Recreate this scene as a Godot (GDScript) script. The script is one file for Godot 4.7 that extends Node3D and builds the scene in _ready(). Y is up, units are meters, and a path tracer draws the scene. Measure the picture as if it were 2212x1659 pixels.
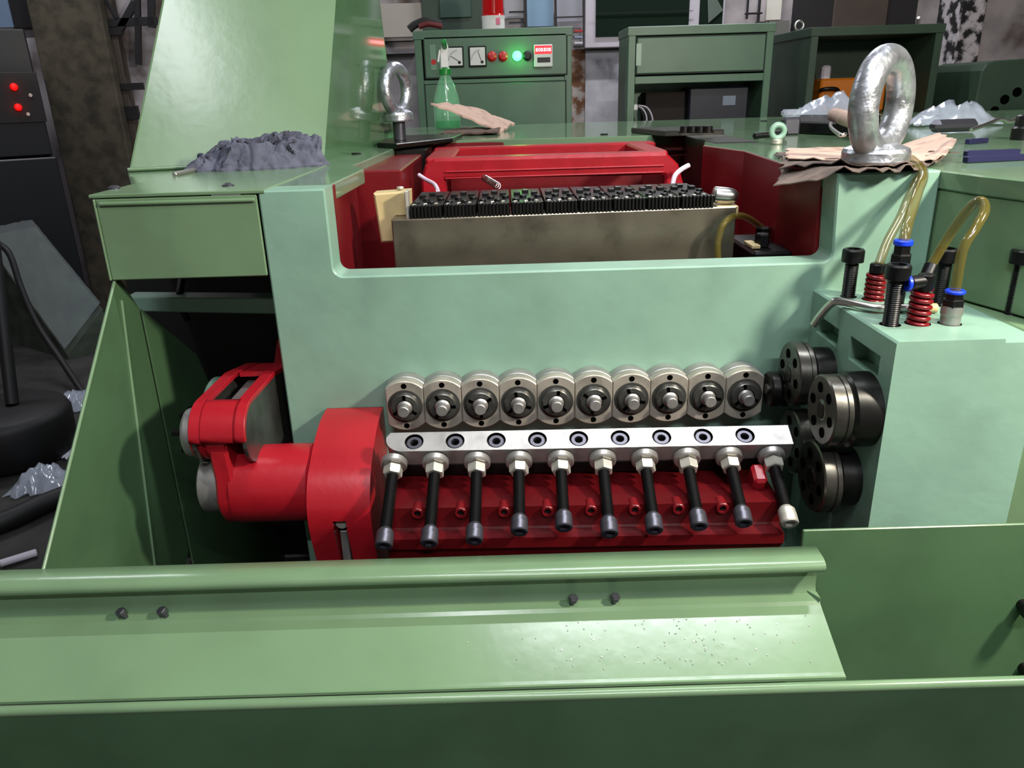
extends Node3D

const D := 0.95            # height of the machine's deck
const EYE := Vector3(0, 1.0667, 0)
const FPX := 1665.0        # focal length in pixels of the 2212 x 1659 frame
const PITCH := 20.7
const ROLL := 1.7
const ORD := ["first", "second", "third", "fourth", "fifth", "sixth", "seventh", "eighth", "ninth", "tenth"]

var R: Vector3
var U: Vector3
var F: Vector3
var M := {}
var taken := {}
var rng := RandomNumberGenerator.new()

# ------------------------------------------------------------------ measuring
func ray(px: float, py: float) -> Vector3:
	return F + R * ((px - 1106.0) / FPX) - U * ((py - 829.5) / FPX)

func on(px: float, py: float, axis: int, v: float) -> Vector3:
	var r := ray(px, py)
	return EYE + r * ((v - EYE[axis]) / r[axis])

func oy(px: float, py: float, v := D) -> Vector3: return on(px, py, 1, v)
func oz(px: float, py: float, v: float) -> Vector3: return on(px, py, 2, v)
func ox(px: float, py: float, v: float) -> Vector3: return on(px, py, 0, v)

# ------------------------------------------------------------------ mesh tools
func mb() -> SurfaceTool:
	var st := SurfaceTool.new()
	st.begin(Mesh.PRIMITIVE_TRIANGLES)
	st.set_smooth_group(-1)
	return st

func tri(st: SurfaceTool, a: Vector3, b: Vector3, c: Vector3) -> void:
	st.add_vertex(a); st.add_vertex(c); st.add_vertex(b)

func quad(st: SurfaceTool, a: Vector3, b: Vector3, c: Vector3, d: Vector3) -> void:
	tri(st, a, b, c); tri(st, a, c, d)

# chamfered box: centre, full size, chamfer, optional turn
func box(st: SurfaceTool, c: Vector3, s: Vector3, b := 0.002, t := Basis()) -> void:
	st.set_smooth_group(-1)
	var h := s / 2.0
	b = minf(b, minf(h.x, minf(h.y, h.z)) * 0.9)
	var p := func(sx: float, sy: float, sz: float, ax: int) -> Vector3:
		var v := Vector3(sx * (h.x - b), sy * (h.y - b), sz * (h.z - b))
		v[ax] = [sx * h.x, sy * h.y, sz * h.z][ax]
		return c + t * v
	for ax in 3:
		var u := (ax + 1) % 3
		var w := (ax + 2) % 3
		for s0 in [-1.0, 1.0]:
			var q := []
			for k in [[-1, -1], [1, -1], [1, 1], [-1, 1]]:
				var g := [0.0, 0.0, 0.0]
				g[ax] = s0; g[u] = float(k[0]); g[w] = float(k[1])
				q.append(p.call(g[0], g[1], g[2], ax))
			if s0 > 0: quad(st, q[0], q[1], q[2], q[3])
			else: quad(st, q[3], q[2], q[1], q[0])
		if b > 0.0:
			for su in [-1.0, 1.0]:
				for sw in [-1.0, 1.0]:
					var e := []
					for k in [[-1.0, u], [1.0, u], [1.0, w], [-1.0, w]]:
						var g := [0.0, 0.0, 0.0]
						g[ax] = k[0]; g[u] = su; g[w] = sw
						e.append(p.call(g[0], g[1], g[2], k[1]))
					if su * sw > 0: quad(st, e[0], e[3], e[2], e[1])
					else: quad(st, e[0], e[1], e[2], e[3])
	if b > 0.0:
		for sx in [-1.0, 1.0]:
			for sy in [-1.0, 1.0]:
				for sz in [-1.0, 1.0]:
					var a: Vector3 = p.call(sx, sy, sz, 0)
					var bb: Vector3 = p.call(sx, sy, sz, 1)
					var cc: Vector3 = p.call(sx, sy, sz, 2)
					if sx * sy * sz > 0: tri(st, a, bb, cc)
					else: tri(st, a, cc, bb)

func span(st: SurfaceTool, a: Vector3, b: Vector3, bev := 0.002) -> void:
	box(st, (a + b) / 2.0, (b - a).abs(), bev)

# transform whose Y axis points along d
func along(at: Vector3, d: Vector3) -> Transform3D:
	var y := d.normalized()
	var x := (Vector3.FORWARD if absf(y.z) < 0.9 else Vector3.RIGHT).cross(y).normalized()
	return Transform3D(Basis(x, y, x.cross(y)), at)

# turned profile of (radius, height) about the Y axis of x; each segment its own smooth group unless soft
func lathe(st: SurfaceTool, prof: Array, x := Transform3D(), n := 32, soft := false) -> void:
	for i in prof.size() - 1:
		st.set_smooth_group(-1 if n <= 8 else (1 if soft else 2 + i % 20))
		var a: Vector2 = prof[i]
		var b: Vector2 = prof[i + 1]
		for k in n:
			var t0 := TAU * k / n
			var t1 := TAU * (k + 1) / n
			var a0 := x * Vector3(a.x * cos(t0), a.y, a.x * sin(t0))
			var a1 := x * Vector3(a.x * cos(t1), a.y, a.x * sin(t1))
			var b0 := x * Vector3(b.x * cos(t0), b.y, b.x * sin(t0))
			var b1 := x * Vector3(b.x * cos(t1), b.y, b.x * sin(t1))
			if a.x > 1e-6: tri(st, a0, b0, a1)
			if b.x > 1e-6: tri(st, a1, b0, b1)
	st.set_smooth_group(-1)

# solid cylinder with chamfered ends, from a to b
func cyl(st: SurfaceTool, a: Vector3, b: Vector3, r: float, bev := 0.001, n := 28) -> void:
	var h := a.distance_to(b)
	lathe(st, [Vector2(0, 0), Vector2(r - bev, 0), Vector2(r, bev), Vector2(r, h - bev), Vector2(r - bev, h), Vector2(0, h)], along(a, b - a), n)

# ring with a square section, from a to b
func ring(st: SurfaceTool, a: Vector3, b: Vector3, r: float, ri: float, bev := 0.001, n := 32) -> void:
	var h := a.distance_to(b)
	lathe(st, [Vector2(ri, 0), Vector2(r - bev, 0), Vector2(r, bev), Vector2(r, h - bev), Vector2(r - bev, h), Vector2(ri, h), Vector2(ri, 0)], along(a, b - a), n)

func inset(poly: PackedVector2Array, b: float) -> PackedVector2Array:
	var out := PackedVector2Array()
	var n := poly.size()
	for i in n:
		var d0 := (poly[i] - poly[(i + n - 1) % n]).normalized()
		var d1 := (poly[(i + 1) % n] - poly[i]).normalized()
		var n0 := Vector2(-d0.y, d0.x)
		var n1 := Vector2(-d1.y, d1.x)
		var m := (n0 + n1).normalized()
		out.append(poly[i] + m * (b / maxf(0.35, m.dot(n0))))
	return out

# polygon (counter-clockwise in x, y) extruded along local z from z0 to z1, edges chamfered
func ext(st: SurfaceTool, pts: Array, z0: float, z1: float, x := Transform3D(), b := 0.002, soft := false) -> void:
	var poly := PackedVector2Array(pts)
	if Geometry2D.is_polygon_clockwise(poly): poly.reverse()
	var inn := inset(poly, b) if b > 0.0 else poly
	var n := poly.size()
	var tris := Geometry2D.triangulate_polygon(inn)
	st.set_smooth_group(-1)
	var v := func(p: Vector2, z: float) -> Vector3: return x * Vector3(p.x, p.y, z)
	for i in range(0, tris.size(), 3):
		var q := [inn[tris[i]], inn[tris[i + 1]], inn[tris[i + 2]]]
		if (q[1] - q[0]).cross(q[2] - q[0]) < 0: q = [q[0], q[2], q[1]]
		tri(st, v.call(q[0], z1), v.call(q[1], z1), v.call(q[2], z1))
		tri(st, v.call(q[0], z0), v.call(q[2], z0), v.call(q[1], z0))
	for i in n:
		var j := (i + 1) % n
		if b > 0.0:
			st.set_smooth_group(3 if soft else -1)
			quad(st, v.call(poly[i], z1 - b), v.call(poly[j], z1 - b), v.call(inn[j], z1), v.call(inn[i], z1))
			quad(st, v.call(inn[i], z0), v.call(inn[j], z0), v.call(poly[j], z0 + b), v.call(poly[i], z0 + b))
		st.set_smooth_group(4 if soft else -1)
		quad(st, v.call(poly[i], z0 + b), v.call(poly[j], z0 + b), v.call(poly[j], z1 - b), v.call(poly[i], z1 - b))
	st.set_smooth_group(-1)

# frames that turn a local (x, y) outline into world (z, y) extruded along world x
const ZY := Transform3D(Vector3(0, 0, 1), Vector3(0, 1, 0), Vector3(-1, 0, 0), Vector3.ZERO)
# ... and (x, z) extruded along world y
const XZ := Transform3D(Vector3(1, 0, 0), Vector3(0, 0, 1), Vector3(0, -1, 0), Vector3.ZERO)

# outline given as (z, y), from x0 to x1
func side(st: SurfaceTool, pts: Array, x0: float, x1: float, b := 0.002, soft := false) -> void:
	ext(st, pts, -maxf(x0, x1), -minf(x0, x1), ZY, b, soft)

# outline given as (x, z), from y0 to y1
func plan(st: SurfaceTool, pts: Array, y0: float, y1: float, b := 0.002, soft := false) -> void:
	ext(st, pts, -maxf(y0, y1), -minf(y0, y1), XZ, b, soft)

# flat four-sided sheet with thickness t behind it
func sheet(st: SurfaceTool, a: Vector3, b: Vector3, c: Vector3, d: Vector3, t := 0.003) -> void:
	st.set_smooth_group(-1)
	var n := (b - a).cross(d - a).normalized() * t
	quad(st, a, b, c, d)
	quad(st, a - n, d - n, c - n, b - n)
	for e in [[a, b], [b, c], [c, d], [d, a]]:
		quad(st, e[0], e[0] - n, e[1] - n, e[1])

func smooth_path(pts: Array, sub := 8) -> Array:
	var out := []
	var n := pts.size()
	for i in n - 1:
		var p0: Vector3 = pts[maxi(i - 1, 0)]
		var p1: Vector3 = pts[i]
		var p2: Vector3 = pts[i + 1]
		var p3: Vector3 = pts[mini(i + 2, n - 1)]
		for k in sub:
			out.append(p1.cubic_interpolate(p2, p0, p3, float(k) / sub))
	out.append(pts[n - 1])
	return out

func tube(st: SurfaceTool, pts: Array, r: float, n := 12, closed := false, ell := 1.0) -> void:
	st.set_smooth_group(5)
	var m := pts.size()
	var rings := []
	var up := Vector3.UP
	var d0: Vector3 = (pts[1] - pts[0]).normalized()
	if absf(d0.dot(up)) > 0.9: up = Vector3.RIGHT
	var x := up.cross(d0).normalized()
	for i in m:
		var dir: Vector3
		if closed: dir = pts[(i + 1) % m] - pts[(i + m - 1) % m]
		else: dir = pts[mini(i + 1, m - 1)] - pts[maxi(i - 1, 0)]
		dir = dir.normalized()
		x = (x - dir * x.dot(dir)).normalized()
		var y := dir.cross(x)
		var ringp := []
		for k in n:
			var t := TAU * k / n
			ringp.append(pts[i] + (x * cos(t) * ell + y * sin(t)) * r)
		rings.append(ringp)
	for i in (m if closed else m - 1):
		var a = rings[i]
		var b = rings[(i + 1) % m]
		for k in n:
			var l := (k + 1) % n
			quad(st, a[k], a[l], b[l], b[k])
	if not closed:
		st.set_smooth_group(-1)
		for k in n:
			var l := (k + 1) % n
			tri(st, pts[0], rings[0][l], rings[0][k])
			tri(st, pts[m - 1], rings[m - 1][k], rings[m - 1][l])
	st.set_smooth_group(-1)

# warped sheet: grid over u, v in 0..1 given by f(u, v), thickness t down
func warp(st: SurfaceTool, f: Callable, nu: int, nv: int, t: float) -> void:
	var g := []
	for i in nu + 1:
		var row := []
		for j in nv + 1:
			row.append(f.call(float(i) / nu, float(j) / nv))
		g.append(row)
	var dn := Vector3(0, -t, 0)
	st.set_smooth_group(6)
	for i in nu:
		for j in nv:
			quad(st, g[i][j], g[i][j + 1], g[i + 1][j + 1], g[i + 1][j])
	st.set_smooth_group(7)
	for i in nu:
		for j in nv:
			quad(st, g[i][j] + dn, g[i + 1][j] + dn, g[i + 1][j + 1] + dn, g[i][j + 1] + dn)
	st.set_smooth_group(-1)
	for i in nu:
		quad(st, g[i][0], g[i + 1][0], g[i + 1][0] + dn, g[i][0] + dn)
		quad(st, g[i + 1][nv], g[i][nv], g[i][nv] + dn, g[i + 1][nv] + dn)
	for j in nv:
		quad(st, g[0][j + 1], g[0][j], g[0][j] + dn, g[0][j + 1] + dn)
		quad(st, g[nu][j], g[nu][j + 1], g[nu][j + 1] + dn, g[nu][j] + dn)

func circle(c: Vector2, r: float, n := 24, from := 0.0, to := TAU) -> Array:
	var out := []
	var full := absf(to - from - TAU) < 1e-4
	for i in (n if full else n + 1):
		var t := from + (to - from) * i / n
		out.append(c + Vector2(cos(t), sin(t)) * r)
	return out

# ------------------------------------------------------------------ objects
func numbered(called: String) -> String:
	if not taken.has(called):
		taken[called] = 0
		return called
	taken[called] += 1
	return "%s_%03d" % [called, taken[called]]

func thing(called: String, label: String, category: String, at := Vector3.ZERO, group := "") -> Node3D:
	var o := Node3D.new()
	o.name = numbered(called)
	add_child(o)
	o.position = at
	tag(o, label, category, group)
	return o

func tag(o: Node, label: String, category: String, group := "") -> void:
	o.set_meta("label", label)
	o.set_meta("category", category)
	if group: o.set_meta("group", group)

# one part: the shape is given in world axes when the thing is not turned
func part(o: Node3D, called: String, st, m: Material, label := "") -> MeshInstance3D:
	var p := MeshInstance3D.new()
	p.name = called
	if st is SurfaceTool:
		st.generate_normals()
		p.mesh = st.commit()
	else:
		p.mesh = st
	p.material_override = null
	for i in p.mesh.get_surface_count(): p.set_surface_override_material(i, m)
	o.add_child(p, true)
	if o != self:
		var up := Transform3D()
		var q: Node = o
		while q != self:
			up = q.transform * up
			q = q.get_parent()
		p.transform = up.affine_inverse()
	if label: p.set_meta("label", label)
	return p

func struct(called: String, st: SurfaceTool, m: Material) -> MeshInstance3D:
	var p := part(self, called, st, m)
	p.set_meta("kind", "structure")
	return p

# a copy of a thing with its parts
func dup(o: Node3D, x: Transform3D, label: String) -> Node3D:
	var c: Node3D = o.duplicate()
	c.name = numbered(String(o.name))
	add_child(c)
	c.transform = x
	c.set_meta("label", label)
	return c

func commit(st: SurfaceTool) -> Mesh:
	st.generate_normals()
	return st.commit()

# ------------------------------------------------------------------ materials
func noise_tex(f: float, ramp: Array, size := 512, oct := 4, seed_ := 1, warp_ := false) -> NoiseTexture2D:
	var n := FastNoiseLite.new()
	n.noise_type = FastNoiseLite.TYPE_SIMPLEX_SMOOTH
	n.frequency = f
	n.fractal_octaves = oct
	n.seed = seed_
	n.domain_warp_enabled = warp_
	var g := Gradient.new()
	var offs := PackedFloat32Array()
	var cols := PackedColorArray()
	for r in ramp:
		offs.append(r[0]); cols.append(r[1])
	g.offsets = offs
	g.colors = cols
	var t := NoiseTexture2D.new()
	t.width = size; t.height = size
	t.seamless = true
	t.noise = n
	t.color_ramp = g
	return t

func bump_tex(f: float, strength: float, size := 512, seed_ := 3) -> NoiseTexture2D:
	var n := FastNoiseLite.new()
	n.noise_type = FastNoiseLite.TYPE_SIMPLEX_SMOOTH
	n.frequency = f
	n.seed = seed_
	var t := NoiseTexture2D.new()
	t.width = size; t.height = size
	t.seamless = true
	t.as_normal_map = true
	t.bump_strength = strength
	t.noise = n
	return t

func mat(c: Color, rough := 0.5, metal := 0.0) -> StandardMaterial3D:
	var m := StandardMaterial3D.new()
	m.albedo_color = c
	m.roughness = rough
	m.metallic = metal
	return m

func textured(m: StandardMaterial3D, tex: Texture2D, scale: float, norm: Texture2D = null, ns := 0.3) -> StandardMaterial3D:
	m.uv1_triplanar = true
	m.uv1_world_triplanar = true
	m.uv1_scale = Vector3.ONE * scale
	if tex: m.albedo_texture = tex
	if norm:
		m.normal_enabled = true
		m.normal_texture = norm
		m.normal_scale = ns
	return m

func glow(c: Color, e: float) -> StandardMaterial3D:
	var m := mat(c, 0.4)
	m.emission_enabled = true
	m.emission = c
	m.emission_energy_multiplier = e
	return m

func gray(v: float) -> Color: return Color(v, v, v)

func make_materials() -> void:
	var peel := bump_tex(0.03, 3.0)
	var mott := noise_tex(0.004, [[0.0, gray(0.90)], [0.5, gray(0.97)], [1.0, gray(1.0)]])
	M.cast = textured(mat(Color(0.515, 0.655, 0.575), 0.34), mott, 2.0, peel, 0.10)
	M.tin = textured(mat(Color(0.43, 0.54, 0.405), 0.22), mott, 2.0, peel, 0.05)
	M.deck = textured(mat(Color(0.42, 0.53, 0.41), 0.11), mott, 2.0, peel, 0.02)
	M.tin_dark = textured(mat(Color(0.30, 0.42, 0.29), 0.30), mott, 2.0, peel, 0.05)  # tin paint darkened to stand in for weaker light on these sheets
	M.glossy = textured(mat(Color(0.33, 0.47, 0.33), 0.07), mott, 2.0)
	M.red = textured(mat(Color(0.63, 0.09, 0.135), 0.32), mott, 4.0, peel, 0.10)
	M.red_deep = textured(mat(Color(0.43, 0.055, 0.08), 0.36), mott, 3.0, peel, 0.08)  # same red paint, darkened with the shade put into its colour
	var smear := noise_tex(0.006, [[0.0, gray(0.70)], [0.45, gray(0.9)], [1.0, gray(1.0)]], 512, 5, 4, true)
	M.red_shaded = textured(mat(Color(0.34, 0.045, 0.065), 0.3), mott, 3.0, peel, 0.08)  # slide red, darkened in place of the shade under the rack
	M.steel = textured(mat(Color(0.72, 0.71, 0.69), 0.42, 0.75), smear, 6.0, peel, 0.1)
	M.plate = textured(mat(Color(0.56, 0.53, 0.46), 0.30, 0.8), smear, 3.0, peel, 0.03)
	M.bright = mat(Color(0.82, 0.82, 0.80), 0.28, 1.0)
	M.brushed = textured(mat(Color(0.78, 0.75, 0.69), 0.42, 0.55), smear, 4.0, peel, 0.05)
	M.nut = mat(Color(0.80, 0.79, 0.74), 0.42, 0.65)
	M.zinc = textured(mat(Color(0.80, 0.82, 0.84), 0.36, 0.85), noise_tex(0.02, [[0.0, gray(0.6)], [0.5, gray(0.9)], [1.0, gray(1.0)]], 256, 4, 9), 5.0, bump_tex(0.02, 6.0, 256, 5), 0.7)
	M.oiled = textured(mat(Color(0.25, 0.25, 0.24), 0.30, 0.9), smear, 5.0)
	M.roll = textured(mat(Color(0.46, 0.45, 0.42), 0.30, 0.9), smear, 8.0, peel, 0.1)
	M.black = mat(Color(0.045, 0.048, 0.052), 0.38, 0.3)
	M.chip = mat(Color(0.92, 0.92, 0.90), 0.35, 0.6)
	M.blackhead = mat(Color(0.34, 0.34, 0.37), 0.36, 0.7)
	M.collar = textured(mat(Color(0.44, 0.44, 0.42), 0.30, 0.8), smear, 5.0)
	M.card_dark = textured(mat(Color(0.44, 0.38, 0.34), 0.9), noise_tex(0.02, [[0.0, gray(0.5)], [0.5, gray(0.9)], [1.0, gray(1.0)]], 256, 4, 13), 5.0)
	M.hole = mat(Color(0.01, 0.01, 0.01), 0.8)
	M.hole.metallic_specular = 0.1
	M.pinblue = mat(Color(0.20, 0.20, 0.36), 0.35, 0.6)
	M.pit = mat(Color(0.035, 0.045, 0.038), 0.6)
	M.rubber = mat(Color(0.03, 0.03, 0.033), 0.6)
	M.spring = mat(Color(0.44, 0.04, 0.07), 0.3)
	M.blue = mat(Color(0.05, 0.22, 0.80), 0.4)
	M.hose = mat(Color(0.40, 0.36, 0.14, 0.46), 0.08)
	M.hose.transparency = BaseMaterial3D.TRANSPARENCY_ALPHA
	M.card = textured(mat(Color(0.78, 0.66, 0.59), 0.85), noise_tex(0.01, [[0.0, gray(0.72)], [0.4, gray(0.95)], [1.0, gray(1.0)]], 256, 5, 12), 6.0)
	M.cardstain = mat(Color(0.34, 0.26, 0.22), 0.8)
	M.rag = textured(mat(Color(0.37, 0.38, 0.44), 0.95), noise_tex(0.02, [[0.0, gray(0.65)], [0.5, gray(0.95)], [1.0, gray(1.0)]], 256, 4, 15), 8.0, bump_tex(0.25, 4.0, 256, 8), 0.5)
	M.beige = textured(mat(Color(0.80, 0.72, 0.52), 0.5), mott, 5.0)
	M.white = mat(Color(0.85, 0.85, 0.84), 0.5)
	M.cable = mat(Color(0.85, 0.78, 0.84), 0.4)
	var film := mat(Color(0.78, 0.82, 0.88, 0.30), 0.12)
	film.transparency = BaseMaterial3D.TRANSPARENCY_ALPHA
	M.film = film
	# room
	M.plaster = textured(mat(Color(0.70, 0.67, 0.68), 0.9), noise_tex(0.006, [[0.0, Color(0.45, 0.40, 0.36)], [0.30, gray(0.82)], [0.6, gray(0.97)], [1.0, gray(1.0)]], 512, 5, 21), 0.8)
	M.mould = textured(mat(Color(0.74, 0.71, 0.72), 0.9), noise_tex(0.009, [[0.0, gray(0.10)], [0.34, gray(0.14)], [0.42, gray(0.65)], [0.55, gray(0.92)], [1.0, gray(1.0)]], 512, 5, 33, true), 2.6)
	M.rust = textured(mat(Color(0.75, 0.70, 0.68), 0.9), noise_tex(0.008, [[0.0, Color(0.42, 0.27, 0.15)], [0.4, Color(0.60, 0.45, 0.33)], [0.55, gray(0.85)], [1.0, gray(1.0)]], 512, 5, 41, true), 1.6)
	M.floor = textured(mat(Color(0.22, 0.21, 0.20), 0.75), noise_tex(0.008, [[0.0, gray(0.4)], [0.5, gray(0.8)], [1.0, gray(1.0)]], 512, 5, 51), 1.0)
	M.column = textured(mat(Color(0.33, 0.30, 0.245), 0.9), noise_tex(0.010, [[0.0, gray(0.6)], [0.4, gray(0.8)], [0.6, gray(0.92)], [1.0, gray(1.0)]], 512, 5, 61, true), 1.8)
	M.cabinet = textured(mat(Color(0.32, 0.45, 0.36), 0.42), mott, 2.0)
	M.cabinet_dark = textured(mat(Color(0.17, 0.25, 0.19), 0.5), mott, 2.0)
	M.seam = mat(Color(0.06, 0.09, 0.07), 0.7)
	M.bar = mat(Color(0.08, 0.07, 0.08), 0.6)
	M.frame = mat(Color(0.72, 0.70, 0.74), 0.5)
	M.paneglass = mat(Color(0.10, 0.15, 0.12), 0.6)
	M.paneglass.metallic_specular = 0.1
	M.brown = textured(mat(Color(0.27, 0.23, 0.20), 0.7), mott, 1.5)
	M.darkbox = textured(mat(Color(0.05, 0.06, 0.075), 0.45), mott, 2.0)

# ------------------------------------------------------------------ the scene
func _ready() -> void:
	rng.seed = 7
	var p := deg_to_rad(PITCH)
	var q := deg_to_rad(ROLL)
	F = Vector3(0, -sin(p), -cos(p))
	var u0 := Vector3.RIGHT.cross(F)
	R = Vector3.RIGHT * cos(q) - u0 * sin(q)
	U = Vector3.RIGHT * sin(q) + u0 * cos(q)
	var cam := Camera3D.new()
	cam.name = "camera"
	add_child(cam)
	cam.transform = Transform3D(Basis(R, U, -F), EYE)
	cam.fov = rad_to_deg(2.0 * atan(829.5 / FPX))
	cam.near = 0.02
	cam.far = 40.0
	cam.current = true
	var env := Environment.new()
	env.background_mode = Environment.BG_COLOR
	env.background_color = Color(0.01, 0.012, 0.02)
	env.tonemap_mode = Environment.TONE_MAPPER_LINEAR
	env.tonemap_exposure = 1.35
	env.sdfgi_enabled = true
	env.ssao_enabled = true
	env.ssil_enabled = true
	var we := WorldEnvironment.new()
	we.name = "world_environment"
	we.environment = env
	add_child(we)

	make_materials()
	# lamps: one bare work bulb on a stand behind the camera's right shoulder, tube fittings under the ceiling, the back two added
	work_lamp(Vector3(1.05, 1.52, -0.38), 2.0)
	tube_lamp(Vector3(-0.23, 3.2, 0.50), Vector3(0.38, 0, 0.92), 2.2, "white tube lamp hanging askew above the hood side of the machine")
	tube_lamp(Vector3(0.5, 2.7, 1.5), Vector3(1, 0, 0), 5.0, "white tube lamp hanging behind the camera")
	tube_lamp(Vector3(0.55, 2.7, -1.10), Vector3(1, 0, 0), 2.4, "white tube lamp hanging right over the machine")
	tube_lamp(Vector3(0.9, 2.9, -3.75), Vector3(1, 0, 0), 3.0, "added white tube lamp hanging over the cabinets by the plaster wall")  # added lamp that brightens the wall above the cabinets
	tube_lamp(Vector3(-2.0, 2.9, -3.3), Vector3(1, 0, 0), 2.0, "added white tube lamp hanging by the brown pillar near the back wall")  # added lamp that lifts the dim left end of the wall

	room()
	machine()
	covers()
	opening()
	rollers()
	rack()
	lever()
	feed()
	deck_things()
	background()
	left_side()

func light_common(l: Light3D, c: Color, e: float) -> void:
	l.light_color = c
	l.light_energy = e
	l.shadow_enabled = true
	add_child(l)

func work_lamp(at: Vector3, e: float) -> void:
	var o := thing("work_lamp", "bare work lamp bulb on a stand right of the machine", "lamp", Vector3(at.x, 0, at.z))
	var st := mb()
	lathe(st, [Vector2(0, -0.11), Vector2(0.055, -0.095), Vector2(0.095, -0.055), Vector2(0.11, 0), Vector2(0.095, 0.055), Vector2(0.055, 0.095), Vector2(0, 0.11)], Transform3D(Basis(), at), 24, true)
	part(o, "bulb", st, glow(Color(1.0, 0.96, 0.90), 8.0))
	st = mb()
	cyl(st, at + Vector3(0, -0.17, 0.06), at + Vector3(0, -0.10, 0.03), 0.03)
	part(o, "socket", st, M.black)
	st = mb()
	cyl(st, Vector3(at.x, 0.03, at.z + 0.06), at + Vector3(0, -0.17, 0.06), 0.012)
	part(o, "pole", st, M.black)
	st = mb()
	cyl(st, Vector3(at.x, 0.0, at.z + 0.06), Vector3(at.x, 0.03, at.z + 0.06), 0.18)
	part(o, "base", st, M.black)
	var l := OmniLight3D.new()
	l.name = "work_lamp_light"
	l.position = at
	l.omni_range = 14.0
	l.omni_attenuation = 2.0
	l.light_size = 0.06
	light_common(l, Color(1.0, 0.96, 0.90), e)

func tube_lamp(at: Vector3, dir: Vector3, e: float, label: String) -> void:
	var d := dir.normalized()
	var o := thing("tube_lamp", label, "lamp", at)
	var t := Basis(d, Vector3.UP, d.cross(Vector3.UP))
	var st := mb()
	box(st, at + Vector3(0, 0.05, 0), Vector3(1.2, 0.05, 0.10), 0.006, t)
	part(o, "housing", st, M.white)
	st = mb()
	cyl(st, at - d * 0.58, at + d * 0.58, 0.016, 0.002, 16)
	part(o, "tube", st, glow(Color(0.96, 0.97, 1.0), 3.0))
	for s in [-0.45, 0.45]:
		st = mb()
		cyl(st, at + d * s + Vector3(0, 0.07, 0), Vector3(at.x + d.x * s, 3.4, at.z + d.z * s), 0.004, 0.001, 8)
		part(o, "hanger", st, M.black)
	var l := AreaLight3D.new()
	l.name = "tube_lamp_light"
	l.area_size = Vector2(1.16, 0.034)
	l.area_range = 14.0
	l.area_attenuation = 2.0
	l.transform = Transform3D(Basis(d, Vector3.UP.cross(d), Vector3.UP), at - Vector3(0, 0.019, 0))
	light_common(l, Color(0.96, 0.97, 1.0), e)

func room() -> void:
	var st := mb()
	span(st, Vector3(-4.2, -0.1, -6.2), Vector3(4.6, 0.0, 3.6), 0)
	struct("floor", st, M.floor)
	st = mb()
	span(st, Vector3(-4.2, 3.4, -6.2), Vector3(4.6, 3.5, 3.6), 0)
	struct("ceiling", st, M.floor)
	st = mb()
	span(st, Vector3(-4.2, 0, -4.5), Vector3(4.6, 3.4, -4.3), 0)
	struct("wall_back", st, M.plaster)
	st = mb()
	span(st, Vector3(-4.2, 0, -6.2), Vector3(-4.0, 3.4, 3.6), 0)
	struct("wall_left", st, M.plaster)
	st = mb()
	span(st, Vector3(4.4, 0, -6.2), Vector3(4.6, 3.4, 3.6), 0)
	struct("wall_right", st, M.plaster)
	st = mb()
	span(st, Vector3(-4.2, 0, 3.4), Vector3(4.6, 3.4, 3.6), 0)
	struct("wall_front", st, M.plaster)

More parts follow.
